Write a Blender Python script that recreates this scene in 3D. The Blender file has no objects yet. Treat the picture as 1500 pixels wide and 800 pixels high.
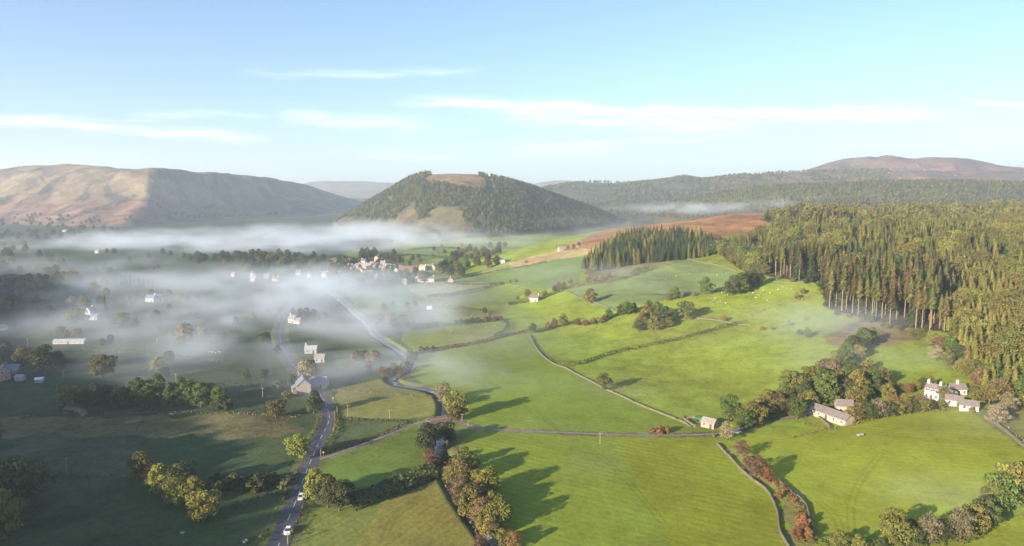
import bpy, bmesh, math, random
import numpy as np
from mathutils import Vector, Matrix
R = math.radians
random.seed(7)
rng = np.random.default_rng(11)
SC = bpy.context.scene
C = SC.collection

# ------------------------------------------------------------------ camera, sky, sun, exposure
CAMZ = 100.0
F = 1013.0                       # focal length in pixels of the 1500 px wide photograph
HORV = 280.0                     # row of the true horizon
PITCH = math.atan((400 - HORV) / F)
cam_d = bpy.data.cameras.new('camera')
cam = bpy.data.objects.new('camera', cam_d); C.objects.link(cam)
cam.location = (0, 0, CAMZ)
cam.rotation_euler = (R(90) - PITCH, 0, 0)
cam_d.sensor_width = 36.0
cam_d.lens = 36.0 * F / 1500.0
cam_d.clip_start = 1.0
cam_d.clip_end = 40000
SC.camera = cam

SUN_EL = R(15.5)
SHX, SHY = 0.74, 0.673           # ground direction in which the shadows fall
sun_d = bpy.data.lights.new('sun', 'SUN')
sun_d.energy = 5.0
sun_d.angle = R(0.5)
sun_d.color = (1.0, 0.85, 0.66)
sun = bpy.data.objects.new('sun', sun_d); C.objects.link(sun)
sv = Vector((SHX * math.cos(SUN_EL), SHY * math.cos(SUN_EL), -math.sin(SUN_EL)))
sun.rotation_euler = sv.to_track_quat('-Z', 'Y').to_euler()
sun.location = (-300, -300, 300)

W = bpy.data.worlds.new('World'); SC.world = W
W.use_nodes = True
nt = W.node_tree; nt.nodes.clear()
def wn(t, **k):
    n = nt.nodes.new(t)
    for a, b in k.items(): setattr(n, a, b)
    return n
def wm(op, a, b=None, c=None):
    n = wn('ShaderNodeMath', operation=op)
    for i, v in enumerate((a, b, c)):
        if v is None: continue
        if isinstance(v, (int, float)): n.inputs[i].default_value = v
        else: nt.links.new(v, n.inputs[i])
    return n.outputs[0]
sky = wn('ShaderNodeTexSky', sky_type='NISHITA')
sky.sun_disc = False
sky.sun_elevation = SUN_EL
sky.sun_rotation = math.atan2(-SHX, -SHY)
sky.air_density = 1.0; sky.dust_density = 0.55; sky.ozone_density = 4.0
sky.altitude = 150
tc = wn('ShaderNodeTexCoord')
sep = wn('ShaderNodeSeparateXYZ'); nt.links.new(tc.outputs['Generated'], sep.inputs[0])
az = wm('ARCTAN2', sep.outputs[0], sep.outputs[1])
el = wm('ARCSINE', sep.outputs[2])
# thin streaks of high cirrus: (u0,v0)-(u1,v1) in photograph pixels turned into directions, thickness, strength
def sky_dir(u, v):
    d = Vector(((u - 750) / F, math.cos(PITCH) + (400 - v) / F * math.sin(PITCH), -math.sin(PITCH) + (400 - v) / F * math.cos(PITCH))).normalized()
    return math.atan2(d.x, d.y), math.asin(d.z)
cx = wn('ShaderNodeCombineXYZ'); nt.links.new(wm('MULTIPLY', az, 7.0), cx.inputs[0]); nt.links.new(wm('MULTIPLY', el, 130.0), cx.inputs[1])
n1 = wn('ShaderNodeTexNoise'); nt.links.new(cx.outputs[0], n1.inputs['Vector'])
n1.inputs['Scale'].default_value = 1.3; n1.inputs['Detail'].default_value = 10; n1.inputs['Roughness'].default_value = 0.7; n1.inputs['Distortion'].default_value = 0.7
cx2 = wn('ShaderNodeCombineXYZ'); nt.links.new(wm('MULTIPLY', az, 9.0), cx2.inputs[0]); nt.links.new(wm('MULTIPLY', el, 9.0), cx2.inputs[1])
n2 = wn('ShaderNodeTexNoise'); nt.links.new(cx2.outputs[0], n2.inputs['Vector']); n2.inputs['Scale'].default_value = 1.5; n2.inputs['Detail'].default_value = 4
wob = wm('MULTIPLY', wm('SUBTRACT', n2.outputs[0], 0.5), 0.02)
el_w = wm('ADD', el, wob)
streaks = [  # u0, v0, u1, v1, half thickness px, strength
    (-60, 168, 400, 205, 5, 1.3), (400, 170, 640, 183, 9, .7), (570, 146, 1420, 168, 7.5, 1.3), (720, 168, 1130, 186, 9, .8), (600, 150, 760, 163, 4, .8),
    (520, 227, 680, 231, 5, .55), (740, 220, 920, 214, 8, .6), (1190, 157, 1340, 160, 4, .6), (1400, 151, 1560, 152, 3.5, .7),
    (340, 107, 720, 103, 5, .35), (880, 208, 1060, 200, 4, .4), (180, 168, 400, 168, 5, .35), (1340, 225, 1620, 180, 30, .15),
    (-60, 236, 260, 230, 8, .15), (-50, 170, 250, 178, 3, .4)]
total = None
for (u0, v0, u1, v1, th, st) in streaks:
    a0, e0 = sky_dir(u0, v0); a1, e1 = sky_dir(u1, v1)
    k = (e1 - e0) / (a1 - a0)
    am, hw = (a0 + a1) / 2, (a1 - a0) / 2
    line = wm('MULTIPLY_ADD', wm('SUBTRACT', az, a0), k, e0)
    dv = wm('DIVIDE', wm('SUBTRACT', el_w, line), th / F)
    g = wm('EXPONENT', wm('MULTIPLY', wm('MULTIPLY', dv, dv), -0.9))
    da = wm('DIVIDE', wm('SUBTRACT', az, am), hw)
    win = wm('SUBTRACT', 1.0, wm('POWER', wm('ABSOLUTE', da), 3.0))
    win = wm('MAXIMUM', win, 0.0)
    m = wm('MULTIPLY', wm('MULTIPLY', g, win), st)
    total = m if total is None else wm('MAXIMUM', total, m)
ramp = wn('ShaderNodeMapRange'); nt.links.new(n1.outputs[0], ramp.inputs[0])
ramp.inputs[1].default_value = 0.38; ramp.inputs[2].default_value = 0.64; ramp.inputs[3].default_value = 0.12; ramp.inputs[4].default_value = 1.0
cl = wm('MULTIPLY', wm('MULTIPLY', total, ramp.outputs[0]), 0.75)
mix = wn('ShaderNodeMixRGB'); nt.links.new(cl, mix.inputs[0]); hs = wn('ShaderNodeHueSaturation'); hs.inputs['Saturation'].default_value = .93; hs.inputs['Hue'].default_value = .503; nt.links.new(sky.outputs[0], hs.inputs['Color']); nt.links.new(hs.outputs[0], mix.inputs[1])
mix.inputs[2].default_value = (8.5, 8.8, 9.2, 1)
bg = wn('ShaderNodeBackground'); nt.links.new(mix.outputs[0], bg.inputs[0]); bg.inputs[1].default_value = 0.084
wo = wn('ShaderNodeOutputWorld'); nt.links.new(bg.outputs[0], wo.inputs[0])

SC.view_settings.view_transform = 'Standard'
SC.view_settings.look = 'None'
SC.view_settings.gamma = 1
SC.view_settings.use_curve_mapping = False
SC.view_settings.exposure = 1.55
SC.render.engine = 'CYCLES'
SC.cycles.use_denoising = True
SC.cycles.max_bounces = 6
SC.cycles.diffuse_bounces = 2
SC.cycles.volume_bounces = 2
SC.cycles.transparent_max_bounces = 24
SC.cycles.caustics_reflective = False
SC.cycles.caustics_refractive = False

# ------------------------------------------------------------------ terrain height
def _h(ix, iy, s):
    h = (ix.astype(np.int64) * 374761393 + iy.astype(np.int64) * 668265263 + s * 974634777) & 0xffffffff
    h = ((h ^ (h >> 13)) * 1274126177) & 0xffffffff
    return ((h ^ (h >> 16)) & 0xffff) / 65535.0
def vnoise(x, y, s=0):
    ix, iy = np.floor(x), np.floor(y)
    fx, fy = x - ix, y - iy
    fx = fx * fx * (3 - 2 * fx); fy = fy * fy * (3 - 2 * fy)
    a, b = _h(ix, iy, s), _h(ix + 1, iy, s)
    c, d = _h(ix, iy + 1, s), _h(ix + 1, iy + 1, s)
    return (a + (b - a) * fx) * (1 - fy) + (c + (d - c) * fx) * fy
def fbm(x, y, o=4, s=0):
    t, a, n = 0, .5, 0
    for i in range(o):
        t = t + a * (vnoise(x * 2 ** i + 17.3 * i, y * 2 ** i - 9.1 * i, s + i) - .5) * 2
        n += a; a *= .5
    return t / n
def sm(a, b, x):
    t = np.clip((x - a) / (b - a), 0, 1)
    return t * t * (3 - 2 * t)
def interp(x, pts):
    p = sorted(pts)
    return np.interp(x, [q[0] for q in p], [q[1] for q in p])
def smax(a, b, k):
    h = np.clip(.5 + .5 * (a - b) / k, 0, 1)
    return b + (a - b) * h + k * h * (1 - h)
def isoft(x, pts, w):
    p = sorted(pts); a_ = [q[0] for q in p]; b_ = [q[1] for q in p]
    return sum(k * np.interp(x + o * w, a_, b_) for o, k in ((-1, .1), (-.6, .2), (0, .4), (.6, .2), (1, .1)))
FOOT = [(-2000, 85), (0, 85), (200, 80), (300, 76), (400, 45), (480, 14), (650, -20), (900, -75), (1150, -20), (1400, 150), (3000, 400)]
def RA(y): return interp(y, [(0, 60), (300, 60), (420, 65), (500, 68), (900, 95), (2000, 95)])
def RL(y): return interp(y, [(0, 500), (300, 500), (420, 390), (500, 280), (900, 300), (2000, 300)])
LFOOT = [(-1500, -150), (0, -135), (150, -190), (250, -300), (450, -372), (600, -395), (800, -560), (1100, -900)]
# hill ranges: name, skyline (u, v), crest depth by u, front width, back width
RANGES = {
 'left': ([(-900, 285), (-300, 268), (0, 250), (40, 244), (110, 241), (170, 247), (200, 248), (240, 247), (290, 252), (340, 254), (400, 262), (450, 271), (490, 284), (520, 293), (545, 306), (570, 330), (600, 350)],
          [(-400, 2900), (0, 2700), (120, 2600), (220, 2450), (268, 2400), (385, 3450), (420, 3700), (470, 3900), (600, 4300)], 900, 2600, 3),
 'pale': ([(380, 300), (440, 270), (455, 267), (480, 265), (530, 266), (570, 268), (700, 275), (780, 270), (800, 266), (830, 264), (860, 266), (900, 275), (1000, 290)],
          [(0, 6000), (1500, 5500)], 1300, 1500, 5),
 'central': ([(440, 352), (480, 333), (500, 321), (540, 296), (570, 279), (600, 262), (620, 256), (640, 256), (655, 254), (690, 254), (710, 257), (740, 264), (780, 275), (830, 292), (870, 306), (900, 319), (940, 336), (980, 350)],
          [(440, 2150), (560, 1850), (680, 1780), (760, 1850), (860, 2080), (980, 2400)], 420, 500, 7),
 'wooded': ([(700, 320), (760, 290), (800, 275), (840, 269), (870, 268), (920, 269), (960, 266), (1000, 260), (1030, 263), (1080, 257), (1130, 254), (1200, 252), (1300, 250), (1500, 252), (2300, 270)],
          [(700, 3200), (1600, 3000)], 900, 900, 9),
 'near_wooded': ([(860, 330), (930, 318), (980, 304), (1010, 292), (1060, 281), (1120, 274), (1200, 270), (1300, 267), (1400, 266), (1500, 269), (2300, 280)],
          [(900, 2300), (1100, 2050), (1600, 1900)], 480, 700, 13),
 'rocky': ([(1040, 290), (1100, 266), (1150, 259), (1185, 248), (1210, 240), (1240, 232), (1300, 229), (1335, 233), (1360, 231), (1410, 232), (1440, 239), (1470, 244), (1500, 247), (1620, 256), (2300, 275)],
          [(1000, 3900), (1300, 3500), (1600, 3500)], 900, 900, 15),
}
def rough(x, y):
    z = 1.0 * fbm(x / 140, y / 140, 3, 3) + .15 * fbm(x / 18, y / 18, 2, 4)
    # slope on the right of the valley
    s = x - interp(y, FOOT)
    sp = 14 * np.log1p(np.exp(np.clip(s / 14, -30, 30)))
    zr = RA(y) * (1 - np.exp(-sp / RL(y))) + 0.065 * np.maximum(sp - 480, 0) * (1 - sm(1100, 1500, sp))
    zr = zr * (1 + .10 * fbm(x / 160, y / 160, 3, 21) * sm(20, 120, s)) + 1.2 * fbm(x / 45, y / 45, 3, 22) * sm(10, 80, s)
    # dip behind the moorland spur
    dip = sm(980, 1300, y) * (1 - sm(350, 1000, x - (y - 1100) * .3))
    zr = zr * (1 - .85 * dip)
    zr = zr * (1 - .55 * sm(1250, 1500, y))
    z = z + zr
    # wooded fell on the left, mostly outside the frame
    sl = -(x - interp(y, LFOOT))
    sl = sl + 18 * fbm(x / 90, y / 90, 3, 31)
    hl = interp(y, [(-1500, 130), (-250, 117), (-60, 96), (60, 81), (200, 70), (330, 68), (450, 66), (560, 52), (680, 38), (820, 12), (950, 0)])
    z = z + hl * sm(0, 215, sl) * (1 + .10 * fbm(x / 60, y / 60, 3, 33)) * (1 - .6 * sm(600, 1500, sl))
    # ranges
    yy = np.maximum(y, 1)
    u = 750 + F * (x / yy) / math.cos(PITCH)
    for nm, (sk, dd, wf, wb, sd) in RANGES.items():
        if nm == 'left':                          # its spur runs slantwise and has a ragged flank
            ud = u + .11 * (2600 - y) * (y > 1500) + 42 * fbm(x / 260, y / 260, 3, 77)
        else: ud = u
        D = isoft(ud, dd, 16 if nm == 'left' else 60)
        top = CAMZ + (HORV - isoft(u, sk, 7)) / F * D
        t = (y - D)
        if nm == 'left': wf = isoft(ud, [(-300, 900), (0, 800), (120, 700), (230, 560), (290, 500), (370, 900), (430, 1000), (560, 900)], 16)
        wv = wf * (1 + .22 * fbm(x / 500, y / 500, 2, sd))
        pr = np.where(t < 0, 1 - sm(0, 1, -t / wv), 1 - sm(0, 1, t / wb))
        pr = np.where(t < 0, .62 * pr + .38 * np.clip(1 + t / wv, 0, 1), pr)
        amp = {'left': .36, 'central': .18, 'wooded': .24, 'near_wooded': .12, 'rocky': .22, 'pale': .12}[nm]
        sc = {'left': 330, 'central': 170, 'wooded': 330, 'near_wooded': 260, 'rocky': 380, 'pale': 600}[nm]
        rid = 1 - 2 * np.abs(fbm(x / sc, y / sc * .6, 4, sd + 1))
        rm = pr * np.where(t < 0, sm(0, 1, -t / wv * 2.2), 0)
        zz = np.maximum(top, -5) * pr + (rid - .6) * amp * np.maximum(top, 0) * rm
        zz = zz + pr * top * .03 * fbm(x / 70, y / 70, 3, sd + 7)
        zz = zz * (y > 200)
        z = smax(z, zz, 6.0)
    return z

def cam_ray(u, v):
    return np.array(((u - 750) / F, math.cos(PITCH) + (400 - v) / F * math.sin(PITCH), -math.sin(PITCH) + (400 - v) / F * math.cos(PITCH)))
_ts = np.concatenate([np.arange(150, 1500, 3.0), np.arange(1500, 9000, 12.0)])
ZF = rough
def at(u, v):
    """the point of the ground seen at photograph pixel (u, v)"""
    d = cam_ray(u, v)
    P = d[None, :] * _ts[:, None]
    z = ZF(P[:, 0], P[:, 1])
    dz = CAMZ + P[:, 2] - z
    i = np.argmax(dz < 0)
    if dz[i] >= 0: i = len(_ts) - 1
    i = max(i, 1)
    a, b = dz[i - 1], dz[i]
    t = _ts[i - 1] + (_ts[i] - _ts[i - 1]) * (a / (a - b) if a != b else .5)
    x, y = d[0] * t, d[1] * t
    return (x, y, float(ZF(np.array([x]), np.array([y]))[0]))
def gz(x, y): return float(ZF(np.array([float(x)]), np.array([float(y)]))[0])
def dense(pts, step=14):
    out = []
    for (a, b) in zip(pts[:-1], pts[1:]):
        n = max(1, int(math.hypot(b[0] - a[0], b[1] - a[1]) / step))
        for i in range(n): out.append((a[0] + (b[0] - a[0]) * i / n, a[1] + (b[1] - a[1]) * i / n))
    out.append(pts[-1])
    return out
def catmull(pts, n=5):
    p = [np.array(q, float) for q in pts]
    p = [2 * p[0] - p[1]] + p + [2 * p[-1] - p[-2]]
    out = []
    for i in range(1, len(p) - 2):
        for k in range(n):
            t = k / n
            out.append(tuple(.5 * ((2 * p[i]) + (p[i + 1] - p[i - 1]) * t + (2 * p[i - 1] - 5 * p[i] + 4 * p[i + 1] - p[i + 2]) * t * t + (3 * p[i] - p[i - 1] - 3 * p[i + 1] + p[i + 2]) * t ** 3)))
    out.append(tuple(p[-2]))
    return out
def world_line(px, step=14, smooth=True):
    q = catmull(px, 4) if smooth and len(px) > 2 else dense(px, step)
    return np.array([at(u, v)[:2] for u, v in q])
def poly_world(px):
    return np.array([at(u, v)[:2] for u, v in dense(list(px) + [px[0]], 30)[:-1]])
def inside(x, y, poly):
    r = np.zeros(x.shape, bool)
    x0, y0 = poly.min(0); x1, y1 = poly.max(0)
    bb = (x >= x0) & (x <= x1) & (y >= y0) & (y <= y1)
    xs, ys = x[bb], y[bb]; rr = np.zeros(xs.shape, bool)
    j = len(poly) - 1
    for i in range(len(poly)):
        xi, yi = poly[i]; xj, yj = poly[j]
        if yi != yj:
            rr ^= ((yi > ys) != (yj > ys)) & (xs < (xj - xi) * (ys - yi) / (yj - yi) + xi)
        j = i
    r[bb] = rr
    return r
def line_dist(x, y, line):
    """distance to a polyline (only exact within 40 m)"""
    d = np.full(x.shape, 1e9)
    x0, y0 = line.min(0) - 40; x1, y1 = line.max(0) + 40
    bb = np.nonzero((x > x0) & (x < x1) & (y > y0) & (y < y1))
    if len(bb[0]) == 0: return d
    xs, ys = x[bb], y[bb]; dd = np.full(xs.shape, 1e9)
    for a, b in zip(line[:-1], line[1:]):
        ab = b - a; L = max(ab @ ab, 1e-9)
        t = np.clip(((xs - a[0]) * ab[0] + (ys - a[1]) * ab[1]) / L, 0, 1)
        dd = np.minimum(dd, np.hypot(xs - a[0] - t * ab[0], ys - a[1] - t * ab[1]))
    d[bb] = dd
    return d

RIVER = world_line([(478, 426), (500, 441), (508, 448), (521, 461), (537, 474), (545, 488), (560, 498), (580, 510), (592, 519), (600, 529), (592, 544), (574, 554), (584, 562), (607, 566), (637, 573), (652, 588), (653, 606), (646, 622), (643, 640), (644, 659), (649, 674), (656, 692), (672, 722), (700, 760), (735, 805), (780, 860)])
ROAD = world_line([(428, 445), (414, 470), (411, 500), (430, 535), (455, 560), (470, 580), (479, 597), (482, 616), (469, 644), (457, 671), (445, 701), (436, 728), (421, 764), (409, 797), (385, 860)])
LANE = world_line([(456, 673), (475, 671), (508, 659), (550, 644), (580, 632), (604, 622), (637, 617), (667, 617), (682, 621), (705, 627), (760, 631), (880, 636), (949, 638), (1015, 637), (1054, 635), (1080, 631), (1108, 618), (1150, 612), (1190, 606)])
FARMTRACK = world_line([(1190, 606), (1215, 594), (1260, 590), (1310, 590), (1350, 588), (1395, 580), (1420, 575)])
YARD = world_line([(445, 570), (458, 566), (470, 570)])
def ZF(x, y):
    z = rough(x, y)
    d = line_dist(x, y, RIVER)
    z = z - 1.3 * (1 - sm(2.0, 5.0, d))
    return z
# ------------------------------------------------------------------ materials
def mat(name):
    m = bpy.data.materials.new(name); m.use_nodes = True
    t = m.node_tree; t.nodes.clear()
    return m, t
def N(t, typ, **k):
    n = t.nodes.new(typ)
    for a, b in k.items(): setattr(n, a, b)
    return n
def L(t, a, b): t.links.new(a, b)
def math_(t, op, a, b=None):
    n = N(t, 'ShaderNodeMath', operation=op)
    for i, v in enumerate((a, b)):
        if v is None: continue
        if isinstance(v, (int, float)): n.inputs[i].default_value = v
        else: L(t, v, n.inputs[i])
    return n.outputs[0]
def noise(t, vec, scale, detail=4, rough=.55, dist=0):
    n = N(t, 'ShaderNodeTexNoise'); L(t, vec, n.inputs['Vector'])
    n.inputs['Scale'].default_value = scale; n.inputs['Detail'].default_value = detail
    n.inputs['Roughness'].default_value = rough; n.inputs['Distortion'].default_value = dist
    return n.outputs[0]
def maprange(t, v, a, b, c, d):
    n = N(t, 'ShaderNodeMapRange'); L(t, v, n.inputs[0])
    for i, q in enumerate((a, b, c, d)): n.inputs[i + 1].default_value = q
    return n.outputs[0]
def simple(name, col, rough=.85, var=.25, scale=1.2, bump=.0, spec=.2, metal=0, col2=None, coord='Object'):
    """solid paint, stone, slate ... with a little uneven tone"""
    m, t = mat(name)
    o = N(t, 'ShaderNodeOutputMaterial'); b = N(t, 'ShaderNodeBsdfPrincipled'); L(t, b.outputs[0], o.inputs[0])
    tc_ = N(t, 'ShaderNodeTexCoord')
    nz = noise(t, tc_.outputs[coord], scale, 5, .65)
    mx = N(t, 'ShaderNodeMixRGB'); L(t, maprange(t, nz, .3, .7, 0, 1), mx.inputs[0])
    c2 = col2 or tuple(c * (1 - var) for c in col)
    mx.inputs[1].default_value = (*c2, 1); mx.inputs[2].default_value = (*[min(1, c * (1 + var * .5)) for c in col], 1)
    L(t, mx.outputs[0], b.inputs['Base Color'])
    b.inputs['Roughness'].default_value = rough; b.inputs['Metallic'].default_value = metal
    b.inputs['Specular IOR Level'].default_value = spec
    if bump:
        bp = N(t, 'ShaderNodeBump'); bp.inputs['Strength'].default_value = bump; bp.inputs['Distance'].default_value = .1
        L(t, nz, bp.inputs['Height']); L(t, bp.outputs[0], b.inputs['Normal'])
    return m
def leafy(name, col, var=.45, hue=.03, transl=.13, scale=.5, rough=.75):
    """foliage: tone differs from clump to clump and from plant to plant"""
    m, t = mat(name)
    o = N(t, 'ShaderNodeOutputMaterial'); b = N(t, 'ShaderNodeBsdfPrincipled')
    tc_ = N(t, 'ShaderNodeTexCoord'); oi = N(t, 'ShaderNodeObjectInfo')
    nz = noise(t, tc_.outputs['Object'], scale, 4, .7)
    v1 = maprange(t, nz, .3, .7, 1 - var, 1 + var)
    v2 = maprange(t, oi.outputs['Random'], 0, 1, .72, 1.28)
    hsv = N(t, 'ShaderNodeHueSaturation'); hsv.inputs['Color'].default_value = (*col, 1)
    L(t, math_(t, 'MULTIPLY', v1, v2), hsv.inputs['Value'])
    rnd2 = math_(t, 'FRACT', math_(t, 'MULTIPLY', oi.outputs['Random'], 37.7))
    L(t, math_(t, 'ADD', maprange(t, rnd2, 0, 1, .5 - hue, .5 + hue * .6), maprange(t, nz, .3, .7, -.012, .012)), hsv.inputs['Hue'])
    L(t, hsv.outputs[0], b.inputs['Base Color'])
    b.inputs['Roughness'].default_value = rough; b.inputs['Specular IOR Level'].default_value = .15
    tr = N(t, 'ShaderNodeBsdfTranslucent'); L(t, hsv.outputs[0], tr.inputs[0])
    ms = N(t, 'ShaderNodeMixShader'); ms.inputs[0].default_value = transl
    L(t, b.outputs[0], ms.inputs[1]); L(t, tr.outputs[0], ms.inputs[2]); L(t, ms.outputs[0], o.inputs[0])
    return m

M = {}
M['leaf_green'] = leafy('leaf_green', (0.096, 0.132, 0.031))
M['leaf_olive'] = leafy('leaf_olive', (0.163, 0.152, 0.040))
M['leaf_yellow'] = leafy('leaf_yellow', (0.190, 0.190, 0.036))
M['leaf_rust'] = leafy('leaf_rust', (0.200, 0.115, 0.045))
M['leaf_brown'] = leafy('leaf_brown', (0.178, 0.121, 0.062))
M['leaf_dark'] = leafy('leaf_dark', (0.065, 0.078, 0.028))
M['leaf_pale'] = leafy('leaf_pale', (0.232, 0.194, 0.109))
M['needle_dark'] = leafy('needle_dark', (0.054, 0.080, 0.027), var=.4)
M['needle_olive'] = leafy('needle_olive', (0.131, 0.138, 0.038), var=.4)
M['needle_gold'] = leafy('needle_gold', (0.205, 0.195, 0.048), var=.4)
M['needle_brown'] = leafy('needle_brown', (0.140, 0.112, 0.042), var=.4)
M['bark'] = simple('bark', (.13, .10, .075), .95, .4, 3)
M['bark_pale'] = simple('bark_pale', (.27, .20, .13), .95, .35, 3)
M['bracken'] = leafy('bracken', (.20, .095, .045), transl=.1)
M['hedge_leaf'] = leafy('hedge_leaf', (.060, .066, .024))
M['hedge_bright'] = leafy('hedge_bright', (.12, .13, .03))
M['stone_wall'] = simple('stone_wall', (.16, .145, .095), .95, .5, 1.5, .5)
M['stone_house'] = simple('stone_house', (.36, .30, .25), .9, .4, 1.2, .4)
M['dark_stone'] = simple('dark_stone', (.17, .14, .12), .9, .4, 1.2, .4)
M['white_render'] = simple('white_render', (.46, .43, .38), .9, .12, .5)
M['cream_render'] = simple('cream_render', (.40, .33, .25), .9, .18, .5)
M['pink_render'] = simple('pink_render', (.55, .33, .26), .9, .2, .5)
M['grey_render'] = simple('grey_render', (.42, .38, .34), .9, .25, .5)
M['slate'] = simple('slate', (.20, .165, .155), .6, .35, 1.3, .3, .4)
M['slate_light'] = simple('slate_light', (.30, .26, .235), .65, .3, 1.3, .3, .4)
M['slate_blue'] = simple('slate_blue', (.17, .19, .24), .5, .3, 1.3, .2, .4)
M['roof_brown'] = simple('roof_brown', (.21, .13, .10), .8, .3, 1.3, .3)
M['sheet_metal'] = simple('sheet_metal', (.36, .37, .39), .5, .25, .6, 0, .4)
M['glass'] = simple('glass', (.03, .035, .04), .12, .2, .5, 0, .7)
M['white_paint'] = simple('white_paint', (.8, .8, .78), .5, .06, .5)
M['car_white'] = simple('car_white', (.78, .79, .8), .25, .04, .5, 0, .6)
M['car_silver'] = simple('car_silver', (.5, .53, .56), .3, .05, .5, 0, .6)
M['car_dark'] = simple('car_dark', (.05, .06, .09), .3, .05, .5, 0, .6)
M['tyre'] = simple('tyre', (.02, .02, .02), .9, .2, 3)
M['wheel_rim'] = simple('wheel_rim', (.4, .4, .42), .4, .1, 3, 0, .5, .6)
M['lamp_glass'] = simple('lamp_glass', (.75, .75, .72), .1, .05, 3, 0, .7)
M['tail_glass'] = simple('tail_glass', (.35, .02, .02), .15, .05, 3, 0, .7)
M['timber'] = simple('timber', (.27, .22, .17), .9, .3, 4)
M['ceramic'] = simple('ceramic', (.6, .58, .55), .4, .1, 4)
M['wool'] = simple('wool', (.48, .44, .37), .98, .15, 6)
M['sheep_face'] = simple('sheep_face', (.12, .10, .09), .9, .2, 6)
M['brick'] = simple('brick', (.30, .20, .155), .9, .3, 2, .3)
M['rock'] = simple('rock', (.26, .24, .22), .95, .4, .3, .6)
M['road_line'] = simple('road_line', (.72, .72, .70), .8, .2, 2)
M['asphalt'] = simple('asphalt', (.085, .085, .092), .75, .25, .35, .2, .3, coord='Object')
M['lane_surface'] = simple('lane_surface', (.24, .20, .165), .95, .3, .5, .3)
M['dirt'] = simple('dirt', (.22, .155, .10), .95, .4, .4, .3)
M['plastic_green'] = simple('plastic_green', (.05, .14, .07), .5, .15, 1)
M['door_paint'] = simple('door_paint', (.10, .06, .04), .6, .2, 2)

# water
m, t = mat('river_water')
o = N(t, 'ShaderNodeOutputMaterial'); b = N(t, 'ShaderNodeBsdfPrincipled'); L(t, b.outputs[0], o.inputs[0])
b.inputs['Base Color'].default_value = (.05, .07, .09, 1); b.inputs['Roughness'].default_value = .12; b.inputs['IOR'].default_value = 1.33; b.inputs['Specular IOR Level'].default_value = .9
tc_ = N(t, 'ShaderNodeTexCoord'); nz = noise(t, tc_.outputs['Object'], .9, 6, .7)
nb = noise(t, tc_.outputs['Object'], .12, 5, .7)
cr = N(t, 'ShaderNodeMixRGB'); L(t, maprange(t, nb, .56, .64, 0, 1), cr.inputs[0])
cr.inputs[1].default_value = (.05, .07, .09, 1); cr.inputs[2].default_value = (.5, .52, .54, 1); L(t, cr.outputs[0], b.inputs['Base Color'])
L(t, maprange(t, nb, .5, .66, .1, .7), b.inputs['Roughness'])
bp = N(t, 'ShaderNodeBump'); bp.inputs['Strength'].default_value = .5; bp.inputs['Distance'].default_value = .25; L(t, nz, bp.inputs['Height']); L(t, bp.outputs[0], b.inputs['Normal'])
M['river_water'] = m

# ground: base colour from the attribute 'cover', grass and moor grain on top of it
m, t = mat('ground_cover')
o = N(t, 'ShaderNodeOutputMaterial'); b = N(t, 'ShaderNodeBsdfPrincipled'); L(t, b.outputs[0], o.inputs[0])
b.inputs['Roughness'].default_value = 1.0; b.inputs['Specular IOR Level'].default_value = 0.05
at_ = N(t, 'ShaderNodeAttribute', attribute_name='cover'); pr_ = N(t, 'ShaderNodeAttribute', attribute_name='pattern')
spp = N(t, 'ShaderNodeSeparateColor'); L(t, pr_.outputs['Color'], spp.inputs[0])
geo = N(t, 'ShaderNodeNewGeometry')
big = noise(t, geo.outputs['Position'], .014, 5, .6, .6)
mid = noise(t, geo.outputs['Position'], .09, 6, .7)
fine = noise(t, geo.outputs['Position'], .9, 5, .75)
v = math_(t, 'ADD', maprange(t, big, .3, .7, -.22, .22), maprange(t, mid, .3, .7, -.17, .17))
v = math_(t, 'ADD', v, maprange(t, fine, .3, .7, -.16, .16))
tuft = noise(t, geo.outputs['Position'], .33, 3, .6, .4)
v = math_(t, 'ADD', v, maprange(t, tuft, .52, .68, .03, -.12))
roughness_amt = maprange(t, spp.outputs[1], 0, 1, .8, 2.2)
v = math_(t, 'ADD', math_(t, 'MULTIPLY', v, roughness_amt), 1.0)
# mowing lines, fine rows about 2.6 m apart that bend a little
def rows(angle, spacing, wob):
    mp = N(t, 'ShaderNodeMapping'); L(t, geo.outputs['Position'], mp.inputs[0]); mp.inputs['Rotation'].default_value = (0, 0, angle)
    wv = N(t, 'ShaderNodeTexWave', wave_type='BANDS', bands_direction='X'); L(t, mp.outputs[0], wv.inputs['Vector'])
    wv.inputs['Scale'].default_value = .314 / spacing * 1.0; wv.inputs['Distortion'].default_value = wob; wv.inputs['Detail'].default_value = 2; wv.inputs['Detail Scale'].default_value = .15
    return wv.outputs['Fac']
r1 = rows(R(-60), 3.2, 1.2); r2 = rows(R(28), 2.6, 1.0)
rr = N(t, 'ShaderNodeMixRGB'); L(t, spp.outputs[2], rr.inputs[0]); L(t, r1, rr.inputs[1]); L(t, r2, rr.inputs[2])
rowv = math_(t, 'MULTIPLY', math_(t, 'MULTIPLY', maprange(t, rr.outputs[0], 0, 1, -.085, .085), maprange(t, mid, .38, .6, .1, 1.3)), spp.outputs[0])
v = math_(t, 'ADD', v, rowv)
hsv = N(t, 'ShaderNodeHueSaturation'); L(t, at_.outputs['Color'], hsv.inputs['Color']); L(t, v, hsv.inputs['Value'])
L(t, math_(t, 'ADD', maprange(t, big, .3, .7, .485, .512), maprange(t, fine, .3, .7, -.006, .006)), hsv.inputs['Hue'])
L(t, hsv.outputs[0], b.inputs['Base Color'])
bp = N(t, 'ShaderNodeBump'); bp.inputs['Distance'].default_value = .35
L(t, maprange(t, spp.outputs[1], 0, 1, .35, 1.0), bp.inputs['Strength'])
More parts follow.
